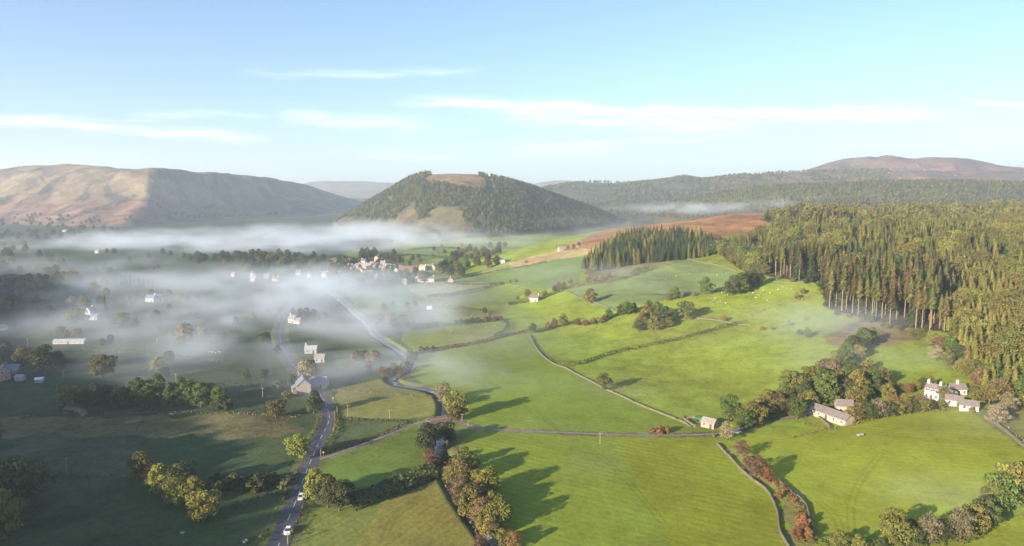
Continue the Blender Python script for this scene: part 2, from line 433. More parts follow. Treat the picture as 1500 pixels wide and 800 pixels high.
hgt = math_(t, 'ADD', fine, math_(t, 'MULTIPLY', mid, 2.5)); L(t, hgt, bp.inputs['Height']); L(t, bp.outputs[0], b.inputs['Normal'])
M['ground_cover'] = m

# ------------------------------------------------------------------ object helpers
def tag(o, label=None, cat=None, group=None, kind=None):
    if label: o['label'] = label
    if cat: o['category'] = cat
    if group: o['group'] = group
    if kind: o['kind'] = kind
    return o
def empty(name, loc, rz=0, label=None, cat=None, group=None):
    o = bpy.data.objects.new(name, None); C.objects.link(o); o.empty_display_size = .5
    o.location = loc; o.rotation_euler = (0, 0, rz)
    return tag(o, label, cat, group)
def mesh_np(name, V, Fq, mats, midx=None, smooth=False):
    me = bpy.data.meshes.new(name)
    V = np.asarray(V, np.float32); Fq = np.asarray(Fq, np.int32)
    k = Fq.shape[1]
    me.vertices.add(len(V)); me.vertices.foreach_set('co', V.ravel())
    me.loops.add(Fq.size); me.loops.foreach_set('vertex_index', Fq.ravel())
    me.polygons.add(len(Fq)); me.polygons.foreach_set('loop_start', np.arange(0, Fq.size, k, dtype=np.int32))
    for q in mats: me.materials.append(q)
    if midx is not None: me.polygons.foreach_set('material_index', np.asarray(midx, np.int32))
    if smooth: me.polygons.foreach_set('use_smooth', np.ones(len(Fq), bool))
    me.update(calc_edges=True)
    return me
def link(name, me, parent=None):
    o = bpy.data.objects.new(name, me); C.objects.link(o)
    if parent: o.parent = parent
    return o
class MB:
    """collects shapes for ONE mesh"""
    def __init__(s): s.v, s.f = [], []
    def add(s, vs, fs, M4=None):
        n = len(s.v)
        for p in vs:
            p = Vector(p)
            if M4: p = M4 @ p
            s.v.append(tuple(p))
        for f in fs: s.f.append(tuple(i + n for i in f))
        return s
    def box(s, c, d, M4=None):
        x, y, z = c; a, b, h = d[0] / 2, d[1] / 2, d[2] / 2
        vs = [(x + i * a, y + j * b, z + k * h) for k in (-1, 1) for j in (-1, 1) for i in (-1, 1)]
        return s.add(vs, [(0, 2, 3, 1), (4, 5, 7, 6), (0, 1, 5, 4), (2, 6, 7, 3), (0, 4, 6, 2), (1, 3, 7, 5)], M4)
    def tube(s, pts, rad, n=7, caps=True):
        rings = []
        pts = [Vector(p) for p in pts]
        for i, p in enumerate(pts):
            d = (pts[min(i + 1, len(pts) - 1)] - pts[max(i - 1, 0)]).normalized()
            a = d.orthogonal().normalized() if i == 0 else (rings_a - rings_a.dot(d) * d).normalized()
            rings_a = a; b_ = d.cross(a)
            r = rad[i] if isinstance(rad, (list, tuple)) else rad
            rings.append([p + (a * math.cos(q) + b_ * math.sin(q)) * r for q in [2 * math.pi * j / n for j in range(n)]])
        vs = [q for r_ in rings for q in r_]
        fs = []
        for i in range(len(rings) - 1):
            for j in range(n):
                fs.append((i * n + j, i * n + (j + 1) % n, (i + 1) * n + (j + 1) % n, (i + 1) * n + j))
        if caps: fs += [tuple(reversed(range(n))), tuple(range((len(rings) - 1) * n, len(rings) * n))]
        return s.add(vs, fs)
    def build(s, name, material, parent=None, smooth=False):
        me = bpy.data.meshes.new(name); me.from_pydata(s.v, [], s.f)
        me.materials.append(material); me.update()
        if smooth: me.polygons.foreach_set('use_smooth', [True] * len(me.polygons))
        return link(name, me, parent)
# ------------------------------------------------------------------ the ground sheet
th = np.concatenate([np.linspace(R(-42), R(42), 1060), np.linspace(R(42), R(318), 150)[1:-1]])
rr_ = np.concatenate([np.geomspace(3, 150, 40)[:-1], np.geomspace(150, 1500, 560)[:-1], np.geomspace(1500, 9300, 260)])
TH, RR = np.meshgrid(th, rr_)
GX = RR * np.sin(TH); GY = RR * np.cos(TH)
GZ = ZF(GX, GY)
nr, nc = GX.shape
# from here on heights come straight from the sheet, so whatever stands on it touches it
_thn = len(th)
def ZG(x, y):
    x = np.asarray(x, float); y = np.asarray(y, float)
    a_ = np.arctan2(x, y); a_ = np.where(a_ < th[0], a_ + 2 * math.pi, a_)
    j = np.clip(np.searchsorted(th, a_) - 1, 0, _thn - 1); j1 = (j + 1) % _thn
    t1 = np.where(j1 == 0, th[0] + 2 * math.pi, th[j1])
    fj = np.clip((a_ - th[j]) / (t1 - th[j]), 0, 1)
    r_ = np.clip(np.hypot(x, y), rr_[0], rr_[-1] - 1)
    i = np.clip(np.searchsorted(rr_, r_) - 1, 0, nr - 2)
    fi = (r_ - rr_[i]) / (rr_[i + 1] - rr_[i])
    return (GZ[i, j] * (1 - fi) + GZ[i + 1, j] * fi) * (1 - fj) + (GZ[i, j1] * (1 - fi) + GZ[i + 1, j1] * fi) * fj
ZF = ZG
def gz(x, y): return float(ZG(x, y))
idx = np.arange(nr * nc).reshape(nr, nc)
a = idx[:-1, :]; b_ = idx[1:, :]
q = np.stack([a, b_, np.roll(b_, -1, 1), np.roll(a, -1, 1)], -1).reshape(-1, 4)
me = mesh_np('ground', np.stack([GX, GY, GZ], -1).reshape(-1, 3), q[:, ::-1], [M['ground_cover']], smooth=True)
cov = np.zeros((nr, nc, 4), np.float32); pat = np.zeros((nr, nc, 4), np.float32)
cov[..., 3] = 1; pat[..., 3] = 1
def paint(mask, col, rows_=None, rough_=None, ang=None, w=1.0):
    mw = (mask * w)[..., None] if not (mask.dtype == bool and w == 1.0) else None
    if mw is None: cov[mask, :3] = col
    else: cov[..., :3] = cov[..., :3] * (1 - mw) + np.array(col) * mw
    mb = mask if mask.dtype == bool else mask > .5
    if rows_ is not None: pat[mb, 0] = rows_
    if rough_ is not None: pat[mb, 1] = rough_
    if ang is not None: pat[mb, 2] = ang
U = 750 + F * (GX / np.maximum(GY, 1)) / math.cos(PITCH)
GREEN = (.205, .250, .032); TAN = (.27, .245, .10); SAND = (.34, .26, .12)
SHADED_VALLEY = (.050, .074, .030); OLIVE = (.185, .195, .045); MOOR = (.29, .155, .065)  # left valley grass is darkened: shade of the fell put into its colour
everything = np.ones(GX.shape, bool)
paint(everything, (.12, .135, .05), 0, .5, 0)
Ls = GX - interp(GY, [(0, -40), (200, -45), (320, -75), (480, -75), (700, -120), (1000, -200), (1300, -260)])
paint(sm(-60, 60, -Ls), SHADED_VALLEY)  # painted shade, left of the fell's shadow edge
paint(sm(0, 60, Ls - 20), GREEN)
FIELDS = [  # polygon in photograph pixels, colour, rows, roughness, row angle
    ([(610, 520), (700, 503), (776, 488), (790, 518), (829, 540), (887, 571), (947, 598), (1010, 622), (1050, 636), (880, 636), (700, 626), (668, 614), (660, 580), (625, 566), (590, 545)], (.180, .235, .030), .7, .1, 0),
    ([(700, 629), (880, 638), (1045, 640), (1072, 674), (1120, 716), (1141, 755), (1150, 800), (1160, 830), (760, 830), (720, 760), (700, 700), (672, 650)], (.185, .230, .028), 1.0, .15, 0),
    ([(900, 640), (1045, 641), (1072, 674), (1120, 716), (1141, 755), (1160, 830), (1000, 830)], (.200, .225, .020), 1.0, .15, 0),
    ([(1050, 648), (1110, 640), (1200, 620), (1260, 612), (1370, 600), (1430, 605), (1500, 660), (1500, 672), (1430, 730), (1300, 760), (1220, 790), (1190, 770), (1158, 722), (1110, 700)], (.225, .250, .026), .6, .15, 0),
    ([(1200, 830), (1260, 800), (1420, 790), (1500, 755), (1560, 740), (1560, 830)], (.21, .24, .03), .5, .15, 1),
    ([(510, 830), (530, 750), (560, 735), (650, 706), (700, 790), (715, 830)], (.215, .20, .045), .9, .2, 1),
    ([(430, 830), (450, 745), (560, 735), (500, 830)], (.17, .19, .045), 1.0, .2, 1),
    ([(470, 668), (600, 625), (630, 624), (625, 690), (560, 710), (470, 720)], (.125, .175, .03), .5, .2, 1),
    ([(490, 614), (490, 570), (560, 555), (640, 585), (655, 600), (640, 610), (560, 616)], (.20, .20, .055), .6, .3, 1),
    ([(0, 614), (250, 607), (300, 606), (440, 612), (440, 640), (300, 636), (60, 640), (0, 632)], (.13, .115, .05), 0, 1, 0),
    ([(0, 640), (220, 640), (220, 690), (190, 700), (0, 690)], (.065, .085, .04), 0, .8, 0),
    ([(592, 417), (634, 411), (735, 414), (738, 417), (705, 424), (640, 438), (628, 438), (605, 430)], TAN, .3, .3, 1),
    ([(505, 425), (592, 417), (600, 430), (628, 438), (620, 455), (540, 460), (520, 452)], (.13, .19, .05), .2, .3, 1),
    ([(628, 439), (740, 418), (777, 421), (747, 445), (700, 452), (650, 450)], (.175, .215, .035), .2, .2, 1),
    ([(640, 452), (707, 456), (747, 447), (735, 470), (663, 474), (640, 468)], (.22, .215, .055), .3, .3, 1),
    ([(590, 480), (730, 474), (742, 482), (725, 495), (700, 502), (610, 517), (590, 500)], (.20, .215, .045), .3, .3, 1),
    ([(664, 412), (740, 396), (850, 370), (860, 388), (845, 412), (800, 424), (740, 416)], (.14, .195, .055), .2, .2, 1),
    ([(636, 412), (738, 387), (760, 386), (740, 396), (670, 414)], (.20, .23, .08), 0, .3, 1),
    ([(738, 388), (760, 380), (810, 368), (850, 352), (875, 344), (885, 352), (870, 372), (830, 378), (760, 390)], SAND, 0, .7, 1),
    ([(850, 358), (875, 340), (905, 328), (950, 318), (1010, 313), (1070, 311), (1120, 316), (1135, 326), (1110, 338), (1070, 345), (1060, 352), (1035, 350), (1010, 345), (960, 340), (905, 350), (860, 366)], MOOR, 0, 1, 1),
    ([(830, 428), (870, 410), (950, 395), (1005, 380), (1078, 398), (1085, 408), (1060, 422), (1010, 432), (960, 442), (900, 455), (860, 442)], (.175, .225, .075), .2, .3, 1),
    ([(855, 412), (860, 392), (940, 384), (1000, 382), (950, 396), (880, 410)], (.15, .145, .06), 0, .8, 1),
    ([(1200, 500), (1260, 470), (1330, 482), (1380, 490), (1340, 500), (1290, 510), (1240, 520)], (.20, .16, .07), 0, .9, 1),
    ([(1045, 650), (1075, 660), (1140, 700), (1165, 725), (1186, 761), (1194, 800), (1160, 805), (1144, 782), (1139, 752), (1120, 722), (1090, 697), (1070, 675)], (.21, .20, .055), 0, 1, 1),
    ([(1420, 600), (1500, 596), (1560, 600), (1560, 690), (1500, 665), (1470, 640)], (.19, .195, .05), 0, .6, 1),
    ([(480, 382), (490, 377), (510, 377), (516, 384), (500, 387)], (.24, .22, .09), 0, .3, 0),
    ([(590, 372), (620, 366), (650, 369), (655, 375), (600, 388), (575, 385)], (.17, .22, .07), 0, .2, 0),
    ([(600, 390), (655, 381), (660, 390), (620, 396)], (.19, .21, .08), 0, .2, 0),
    ([(500, 372), (540, 362), (560, 366), (520, 378)], (.16, .2, .06), 0, .2, 0),
]
wx = fbm(GX / 14, GY / 14, 3, 301); wy = fbm(GX / 14, GY / 14, 3, 307)
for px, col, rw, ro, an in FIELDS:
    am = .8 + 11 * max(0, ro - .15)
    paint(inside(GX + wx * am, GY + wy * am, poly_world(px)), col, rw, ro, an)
# hills
hz = sm(1900, 2150, GY)
left_h = (U < 600) & (GY > 1750)
paint(left_h & (GZ > 4), (.170, .125, .075), 0, 1, 0)
f1 = fbm(GX / 260, GY / 260, 4, 41); f2 = fbm(GX / 90, GY / 90, 4, 43)
paint(left_h & (GZ > 4) & (f1 + f2 * .4 > .14), (.12, .095, .07), 0, 1, 0)
paint(left_h & (GZ > 6) & (GZ < 70) & (f1 + f2 * .5 + (U - 200) / 300 < .02), (.20, .12, .078), 0, 1, 0)
f4 = np.abs(fbm(GX / 150, GY / 420, 4, 47))
paint(left_h & (GZ > 8) & (f4 < .05), (.085, .072, .05), 0, 1, 0)
paint(left_h & (GZ > 60) & (f2 > .1), (.21, .16, .085), 0, 1, 0)
ch = (U > 430) & (U < 960) & (GY > 1350) & (GY < 2600) & (GZ > 8)
paint(ch, (.085, .08, .045), 0, 1, 0)
cx0, cy0, _ = at(645, 335)
paint((np.hypot((GX - cx0) / 54, (GY - cy0) / 115) + f2 * .5 < 1), (.125, .11, .055), 0, .8, 0)
CLEAR_TOP = poly_world([(622, 262), (628, 257), (700, 257), (712, 262), (706, 274), (690, 277), (655, 270)])
paint(inside(GX, GY, CLEAR_TOP) | ((U > 632) & (U < 702) & (GY > 1700) & (GY < 2050) & (GZ > 120)), (.20, .15, .075), 0, 1, 0)
cx1, cy1, _ = at(585, 335)
paint((np.hypot((GX - cx1) / 38, (GY - cy1) / 90) + f2 * .4 < .9) & (f2 > -.25), (.135, .095, .058), 0, 1, 0)
rock_h = (U > 1040) & (GY > 2650)
paint((U > 780) & (GY > 1500) & (GY < 2700) & ~ch, (.12, .115, .05), 0, .8, 0)
paint((U > 700) & (U <= 1040) & (GY >= 2400) & (GY < 4200), (.075, .08, .045), 0, 1, 0)
paint(rock_h, (.145, .095, .065), 0, 1, 0)
paint(rock_h & (GZ > 110) & (f1 < .0), (.165, .10, .068), 0, 1, 0)
paint(rock_h & (GZ > 150) & (f2 > .2), (.10, .085, .06), 0, 1, 0)
paint((GY > 4400), (.19, .165, .105), 0, .6, 0)
# forest floor
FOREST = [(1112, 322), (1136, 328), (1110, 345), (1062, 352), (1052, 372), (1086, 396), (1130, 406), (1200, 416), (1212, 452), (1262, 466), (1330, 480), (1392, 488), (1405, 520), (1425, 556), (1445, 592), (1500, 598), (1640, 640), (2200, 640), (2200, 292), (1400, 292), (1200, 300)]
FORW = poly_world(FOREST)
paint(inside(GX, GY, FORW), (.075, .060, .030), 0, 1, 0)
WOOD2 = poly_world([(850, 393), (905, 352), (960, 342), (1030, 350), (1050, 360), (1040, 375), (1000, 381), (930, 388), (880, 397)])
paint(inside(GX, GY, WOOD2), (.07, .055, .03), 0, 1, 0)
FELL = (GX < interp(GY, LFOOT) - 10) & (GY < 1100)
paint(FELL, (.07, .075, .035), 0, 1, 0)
# tyre and sheep tracks worn into the grass
for tr in ([(1252, 800), (1246, 745), (1263, 700), (1290, 665)], [(1236, 800), (1226, 760), (1200, 735)], [(690, 540), (765, 592), (836, 640), (905, 690), (1000, 800)],
           [(1060, 652), (1100, 662), (1160, 668), (1230, 660)], [(800, 525), (900, 500), (1000, 488)], [(505, 668), (560, 655), (612, 668)], [(560, 800), (580, 755), (640, 720)], [(1120, 470), (1060, 500), (980, 540), (905, 566)], [(20, 780), (120, 750), (200, 780)]):
    Lt = world_line(tr); dt = line_dist(GX, GY, Lt)
    mk = np.exp(-((dt - .9) / .38) ** 2) * (.35 + .65 * (fbm(GX / 9, GY / 9, 2, 401) > -.2))
    cov[..., :3] *= (1 - .2 * mk[..., None])
# banks and verges
dr = line_dist(GX, GY, RIVER)
paint(dr < 5.5, (.13, .14, .05), 0, 1, 0)
paint(dr < 3.0, (.14, .12, .10), 0, 1, 0)
d2 = line_dist(GX, GY, ROAD)
paint(d2 < 5.5, (.12, .13, .045), 0, 1, 0)
d3 = line_dist(GX, GY, LANE)
paint(d3 < 2.6, (.16, .15, .07), 0, 1, 0)
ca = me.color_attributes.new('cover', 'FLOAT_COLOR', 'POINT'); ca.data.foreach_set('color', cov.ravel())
cb = me.color_attributes.new('pattern', 'FLOAT_COLOR', 'POINT'); cb.data.foreach_set('color', pat.ravel())
g = link('ground', me); tag(g, kind='structure')

def ribbon(name, line, width, material, lift=.06, zfix=None, sub=2.0):
    """a strip draped over the ground along a polyline"""
    P = [np.array(p) for p in line]
    pts = []
    for a_, b2 in zip(P[:-1], P[1:]):
        n = max(1, int(np.linalg.norm(b2 - a_) / sub))
        for i in range(n): pts.append(a_ + (b2 - a_) * i / n)
    pts.append(P[-1]); pts = np.array(pts)
    tg = np.gradient(pts, axis=0); tg /= np.linalg.norm(tg, axis=1)[:, None] + 1e-9
    nn = np.stack([-tg[:, 1], tg[:, 0]], 1)
    cols = []
    for k in np.linspace(-1, 1, 5):
        w_ = width(len(pts)) if callable(width) else width
        q_ = pts + nn * (np.asarray(w_)[..., None] if np.ndim(w_) else w_) * .5 * k
        z = ZF(q_[:, 0], q_[:, 1]) + lift if zfix is None else np.full(len(q_), zfix)
        cols.append(np.column_stack([q_, z]))
    V = np.stack(cols, 1); n, k = V.shape[:2]
    ii = np.arange(n * k).reshape(n, k)
    q_ = np.stack([ii[:-1, :-1], ii[:-1, 1:], ii[1:, 1:], ii[1:, :-1]], -1).reshape(-1, 4)
    me_ = mesh_np(name, V.reshape(-1, 3), q_, [material], smooth=True)
    o_ = link(name, me_); tag(o_, kind='structure')
    return o_
zr = ZF(RIVER[:, 0], RIVER[:, 1])
# the water surface follows the valley: smooth the bed height along the river
def river_mesh():
    P = RIVER; pts = []
    for a_, b2 in zip(P[:-1], P[1:]):
        n = max(1, int(np.linalg.norm(b2 - a_) / 3))
        for i in range(n): pts.append(a_ + (b2 - a_) * i / n)
    pts = np.array(pts)
    z = ZF(pts[:, 0], pts[:, 1]); ker = np.ones(15) / 15
    z = np.convolve(np.pad(z, 7, mode='edge'), ker, 'valid') + .55
    tg = np.gradient(pts, axis=0); tg /= np.linalg.norm(tg, axis=1)[:, None] + 1e-9
    nn = np.stack([-tg[:, 1], tg[:, 0]], 1)
    wd = 1.7 + .6 * fbm(pts[:, 0] / 15, pts[:, 1] / 15, 2, 51)
    cols = [np.column_stack([pts + nn * wd[:, None] * k, z]) for k in np.linspace(-1, 1, 4)]
    V = np.stack(cols, 1); n, k = V.shape[:2]; ii = np.arange(n * k).reshape(n, k)
    q_ = np.stack([ii[:-1, :-1], ii[:-1, 1:], ii[1:, 1:], ii[1:, :-1]], -1).reshape(-1, 4)
    o_ = link('river', mesh_np('river', V.reshape(-1, 3), q_, [M['river_water']], smooth=True)); tag(o_, kind='structure')
river_mesh()
ribbon('road', ROAD, 5.8, M['asphalt'], .07)
ribbon('lane', LANE, 1.7, M['lane_surface'], .06)
ribbon('farm_track', FARMTRACK, 2.2, M['dirt'], .06)
# dashed centre line: paint marks of the road, one mesh
V, Q = [], []
P = ROAD; pts = []
for a_, b2 in zip(P[:-1], P[1:]):
    n = max(1, int(np.linalg.norm(b2 - a_) / .5))
    for i in range(n): pts.append(a_ + (b2 - a_) * i / n)
pts = np.array(pts); tg = np.gradient(pts, axis=0); tg /= np.linalg.norm(tg, axis=1)[:, None]
for i0 in range(0, len(pts) - 12, 16):
    for i in range(i0, i0 + 8):
        for p_, q_ in ((pts[i], tg[i]), (pts[i + 1], tg[i + 1])):
            nv = np.array([-q_[1], q_[0]]) * .075
            for s_ in (-1, 1):
                w_ = p_ + nv * s_; V.append((w_[0], w_[1], gz(p_[0], p_[1]) + .10))
        k = len(V) - 4; Q.append((k, k + 1, k + 3, k + 2))
o_ = link('road_marking', mesh_np('road_marking', V, Q, [M['road_line']])); tag(o_, kind='structure')

# ------------------------------------------------------------------ air
def haze_box():
    o_ = MB().box((0, 0, 210), (19400, 19400, 460)).build("haze", M["rock"])
    m, t = mat('air'); o2 = N(t, 'ShaderNodeOutputMaterial'); pv = N(t, 'ShaderNodeVolumePrincipled')
    pv.inputs['Color'].default_value = (.74, .86, 1.0, 1); pv.inputs['Density'].default_value = HAZE; pv.inputs['Anisotropy'].default_value = .2
    L(t, pv.outputs[0], o2.inputs['Volume'])
    o_.data.materials.clear(); o_.data.materials.append(m)
    tag(o_, kind='stuff')
HAZE = 1.45e-4
haze_box()
# ------------------------------------------------------------------ tree shapes
def cards(P, Nn, size, rg, jitter=.55):
    """leafy patches: one quad per point, roughly facing along Nn"""
    n = len(P)
    Nn = Nn + rg.normal(0, jitter, (n, 3)); Nn /= np.linalg.norm(Nn, axis=1)[:, None] + 1e-9
    a = np.cross(Nn, rg.normal(0, 1, (n, 3))); a /= np.linalg.norm(a, axis=1)[:, None] + 1e-9
    b = np.cross(Nn, a)
    s = (size * rg.uniform(.6, 1.35, n))[:, None]
    e = rg.uniform(.6, 1.0, n)[:, None]
    V = np.stack([P - a * s * .5 - b * s * e * .35, P + a * s * .35 - b * s * e * .5, P + a * s * .5 + b * s * e * .4, P - a * s * .3 + b * s * e * .5], 1)
    V = V + rg.normal(0, .08, V.shape) * s[:, None]
    return V.reshape(-1, 3)
def quads(nv): return np.arange(nv).reshape(-1, 4)
def sph(n, rg):
    v = rg.normal(0, 1, (n, 3)); return v / np.linalg.norm(v, axis=1)[:, None]
def crown_round(seed, H=10.0, spread=.42, nl=15, per=130, size=.62, low=.22, sparse=1.0):
    rg = np.random.default_rng(seed); out = []
    for i in range(nl):
        f = (i + .5) / nl; zz = low + .12 + (1 - low - .22) * f
        prof = math.sqrt(max(.05, 1 - ((zz - .52) / .52) ** 2)) * spread
        ang = i * 2.4 + rg.uniform(-.5, .5); rad = prof * rg.uniform(.45, .85) * (0.25 if i > nl - 3 else 1)
        c = np.array([math.cos(ang) * rad, math.sin(ang) * rad, zz + rg.uniform(-.04, .05)]) * H
        r = H * rg.uniform(.10, .20) * (spread / .42) ** .5
        d = sph(int(per * sparse), rg); d[:, 2] = np.where(d[:, 2] < -.35, -d[:, 2], d[:, 2])
        rr = rg.uniform(.72, 1.06, len(d))[:, None]
        P = c + d * rr * r * np.array([1.08, 1.08, .85])
        out.append(cards(P, d * .8 + np.array([0, 0, .35]), size * H / 10, rg))
    # inner leaves so that the middle is not empty
    d = sph(int(per * 2.2 * sparse), rg); c = np.array([0, 0, .55 * H])
    out.append(cards(c + d * rg.uniform(.2, .9, len(d))[:, None] * np.array([spread, spread, .33]) * H, d, size * 1.2 * H / 10, rg))
    return np.concatenate(out)
def trunk_mesh(seed, H=10.0, r=.26, low=.3, pale=False, straight=False):
    rg = random.Random(seed); b = MB()
    b.tube([(0, 0, -.8), (0, 0, H * .08), (H * .01, 0, H * low), (H * .02, H * .01, H * .62)], [r * 1.35, r, r * .8, r * .3], 7)
    if not straight:
        for k in range(5):
            a = k * 1.3 + rg.random(); z0 = H * (low * .75 + .05 * k)
            e = (math.cos(a) * H * .25, math.sin(a) * H * .25, z0 + H * .3)
            b.tube([(0, 0, z0), (e[0] * .5, e[1] * .5, z0 + H * .14), e], [r * .5, r * .33, r * .12], 5)
    return b
def trunk_data(seed, m, **k):
    b = trunk_mesh(seed, **k); me_ = bpy.data.meshes.new('trunk'); me_.from_pydata(b.v, [], b.f); me_.materials.append(m); me_.update(); return me_
def crown_conifer(seed, H=20.0, low=.12, wid=.16, whorls=30, br=7, extra=1.0, top_sharp=1.0):
    rg = np.random.default_rng(seed); V = []
    for i in range(whorls):
        f = i / (whorls - 1)
        z = H * (low + (1 - low) * f ** .95)
        L_ = H * wid * ((1 - f) ** (.6 if wid > .24 else .72) * top_sharp + .03) * rg.uniform(.8, 1.12)
        if low > .3: L_ *= (.55 + .45 * min(1, f * 4))
        for k in range(br):
            a = 6.283 * k / br + i * 1.1 + rg.uniform(-.3, .3); L2 = L_ * rg.uniform(.7, 1.15)
            dz = -L2 * rg.uniform(.15, .5) + (.1 * L2 if f > .8 else 0)
            d = np.array([math.cos(a), math.sin(a), 0]); s = np.array([-d[1], d[0], 0]) * L2 * rg.uniform(.2, .34)
            p0 = np.array([0, 0, z]); p1 = p0 + d * L2 * .55 + np.array([0, 0, dz * .35]); p2 = p0 + d * L2 + np.array([0, 0, dz])
            V += [p0 + np.array([0, 0, .2]), p1 - s + np.array([0, 0, -.12 * L2]), p2, p1 + s]
            if extra and rg.random() < extra:
                q0 = p0 + d * L2 * .3; V += [q0 + np.array([0, 0, .12 * L2]), q0 - s * .9 - np.array([0, 0, .22 * L2]), p2 * .6 + p0 * .4 + np.array([0, 0, -.3 * L2]), q0 + s * .9 - np.array([0, 0, .1 * L2])]
    V = np.array(V); V += rg.normal(0, .05, V.shape)
    return V
_cache = {}
def crown_data(kind, seed, m):
    k = (kind, seed, m.name)
    if k in _cache: return _cache[k]
    k0 = (kind, seed)
    if k0 not in _cache:
        if kind == 'round': V = crown_round(100 + seed, 10, [.50, .42, .54, .46][seed % 4], 19, 200, .44, [.04, .0, .06, .02][seed % 4])
        elif kind == 'tall': V = crown_round(200 + seed, 10, [.30, .34][seed % 2], 16, 190, .40, .0)
        elif kind == 'sparse': V = crown_round(300 + seed, 10, .44, 16, 200, .33, .06, .85)
        elif kind == 'bush': V = crown_round(400 + seed, 10, .62, 12, 110, 1.1, -.2)
        elif kind == 'small': V = crown_round(500 + seed, 10, [.46, .40, .52][seed % 3], 9, 42, 1.15, .1)
        elif kind == 'conifer': V = crown_conifer(600 + seed, 20, .08, .21, 28, 8)
        elif kind == 'pole_conifer': V = crown_conifer(700 + seed, 20, [.40, .48, .34][seed % 3], .165, 22, 7)
        elif kind == 'larch': V = crown_conifer(800 + seed, 20, .05, .25, 22, 8, 1.0, 1.0)
        elif kind == 'far_conifer': V = crown_conifer(900 + seed, 20, .08, .27, 10, 7, .6)
        _cache[k0] = V
    V = _cache[k0]
    me_ = mesh_np('crown', V, quads(len(V)), [m]); _cache[k] = me_
    return me_
_tr = {}
def trunk_get(kind, m):
    k = (kind, m.name)
    if k not in _tr:
        if kind == 'round': _tr[k] = trunk_data(1, m, H=10, r=.30, low=.3)
        elif kind == 'conifer': _tr[k] = trunk_data(2, m, H=20, r=.24, low=.5, straight=True)
        elif kind == 'pole':
            b = MB().tube([(0, 0, -1.2), (0, 0, 5), (0, 0, 12), (0, 0, 19.3)], [.22, .18, .12, .03], 7)
            for i in range(9): b.tube([(0, 0, 3 + i * .8), (math.cos(i * 2.1) * .8, math.sin(i * 2.1) * .8, 3.2 + i * .8)], [.04, .015], 4)
            me_ = bpy.data.meshes.new('trunk'); me_.from_pydata(b.v, [], b.f); me_.materials.append(m); me_.update(); _tr[k] = me_
    return _tr[k]
KIND = {  # letter: (name, category, crown kind, leaf material, trunk kind, trunk material, words)
    'g': ('broadleaf_tree', 'tree', 'round', 'leaf_green', 'round', 'bark', 'green'),
    'o': ('broadleaf_tree', 'tree', 'round', 'leaf_olive', 'round', 'bark', 'olive green'),
    'y': ('broadleaf_tree', 'tree', 'round', 'leaf_yellow', 'round', 'bark', 'yellow green'),
    'd': ('broadleaf_tree', 'tree', 'round', 'leaf_dark', 'round', 'bark', 'dark green'),
    'r': ('broadleaf_tree', 'tree', 'round', 'leaf_rust', 'round', 'bark', 'rust coloured'),
    'b': ('broadleaf_tree', 'tree', 'sparse', 'leaf_brown', 'round', 'bark', 'brown'),
    'p': ('broadleaf_tree', 'tree', 'sparse', 'leaf_pale', 'round', 'bark', 'pale thin'),
    't': ('broadleaf_tree', 'tree', 'tall', 'leaf_green', 'round', 'bark', 'narrow green'),
    'u': ('broadleaf_tree', 'tree', 'tall', 'leaf_yellow', 'round', 'bark', 'narrow yellow green'),
    'c': ('conifer_tree', 'conifer', 'conifer', 'needle_dark', 'conifer', 'bark', 'dark pointed conifer'),
    'q': ('bush', 'bush', 'bush', 'leaf_dark', None, None, 'dark green bush'),
    'w': ('bush', 'bush', 'bush', 'leaf_rust', None, None, 'rust brown bush'),
    'v': ('bush', 'bush', 'bush', 'leaf_olive', None, None, 'olive bush'),
}
_n = [0]
TREES = []
def tree_at(x, y, h, k, label, group=None):
    TREES.append((x, y, h, k, label, group))
def build_tree(x, y, h, k, label, group=None, seed=None):
    nm, cat, ck, cm, tk, tm, _ = KIND[k]
    _n[0] += 1; sd = (_n[0] * 7 + 3) % 4 if seed is None else seed
    base = 20.0 if ck in ('conifer', 'pole_conifer', 'larch') else 10.0
    s = h / base; z = gz(x, y)
    rz = random.uniform(0, 6.28)
    wv = random.uniform(.9, 1.15)
    if tk is None:
        o_ = link(nm, crown_data(ck, sd, M[cm])); o_.location = (x, y, z); o_.rotation_euler = (0, 0, rz); o_.scale = (s * wv, s * wv, s)
        return tag(o_, label, cat, group)
    e = empty(nm, (x, y, z), rz, label, cat, group); e.scale = (s * wv, s * wv, s)
    link('crown', crown_data(ck, sd, M[cm]), e)
    link('trunk', trunk_get(tk, M[tm]), e)
    return e
ORD = 'first second third fourth fifth sixth seventh eighth ninth tenth eleventh twelfth thirteenth fourteenth fifteenth sixteenth seventeenth eighteenth nineteenth twentieth'.split()
def ordn(i):
    if i < 20: return ORD[i]
    tens = {20: 'twenty', 30: 'thirty', 40: 'forty', 50: 'fifty'}[(i + 1) // 10 * 10]
    r = (i + 1) % 10
    return tens + '-' + ORD[r - 1] if r else {'twenty': 'twentieth', 'thirty': 'thirtieth', 'forty': 'fortieth', 'fifty': 'fiftieth'}[tens]
def row(phrase, group, items, order='u', k_=1.0):
    """items: (u, v of the foot, height in pixels, kind[, own label])"""
    its = sorted(items, key=lambda q: (q[0] if order == 'u' else -q[1]))
    for i, it in enumerate(its):
        x, y, z = at(it[0], it[1]); h = it[2] * y / F * k_
        lab = it[4] if len(it) > 4 else '%s %s, %s %s' % (KIND[it[3]][6] + ('' if 'conifer' in KIND[it[3]][6] or 'bush' in KIND[it[3]][6] else ' tree'), phrase, ordn(i), 'from the left' if order == 'u' else 'from the bottom')
        tree_at(x, y, h, it[3], lab, group)
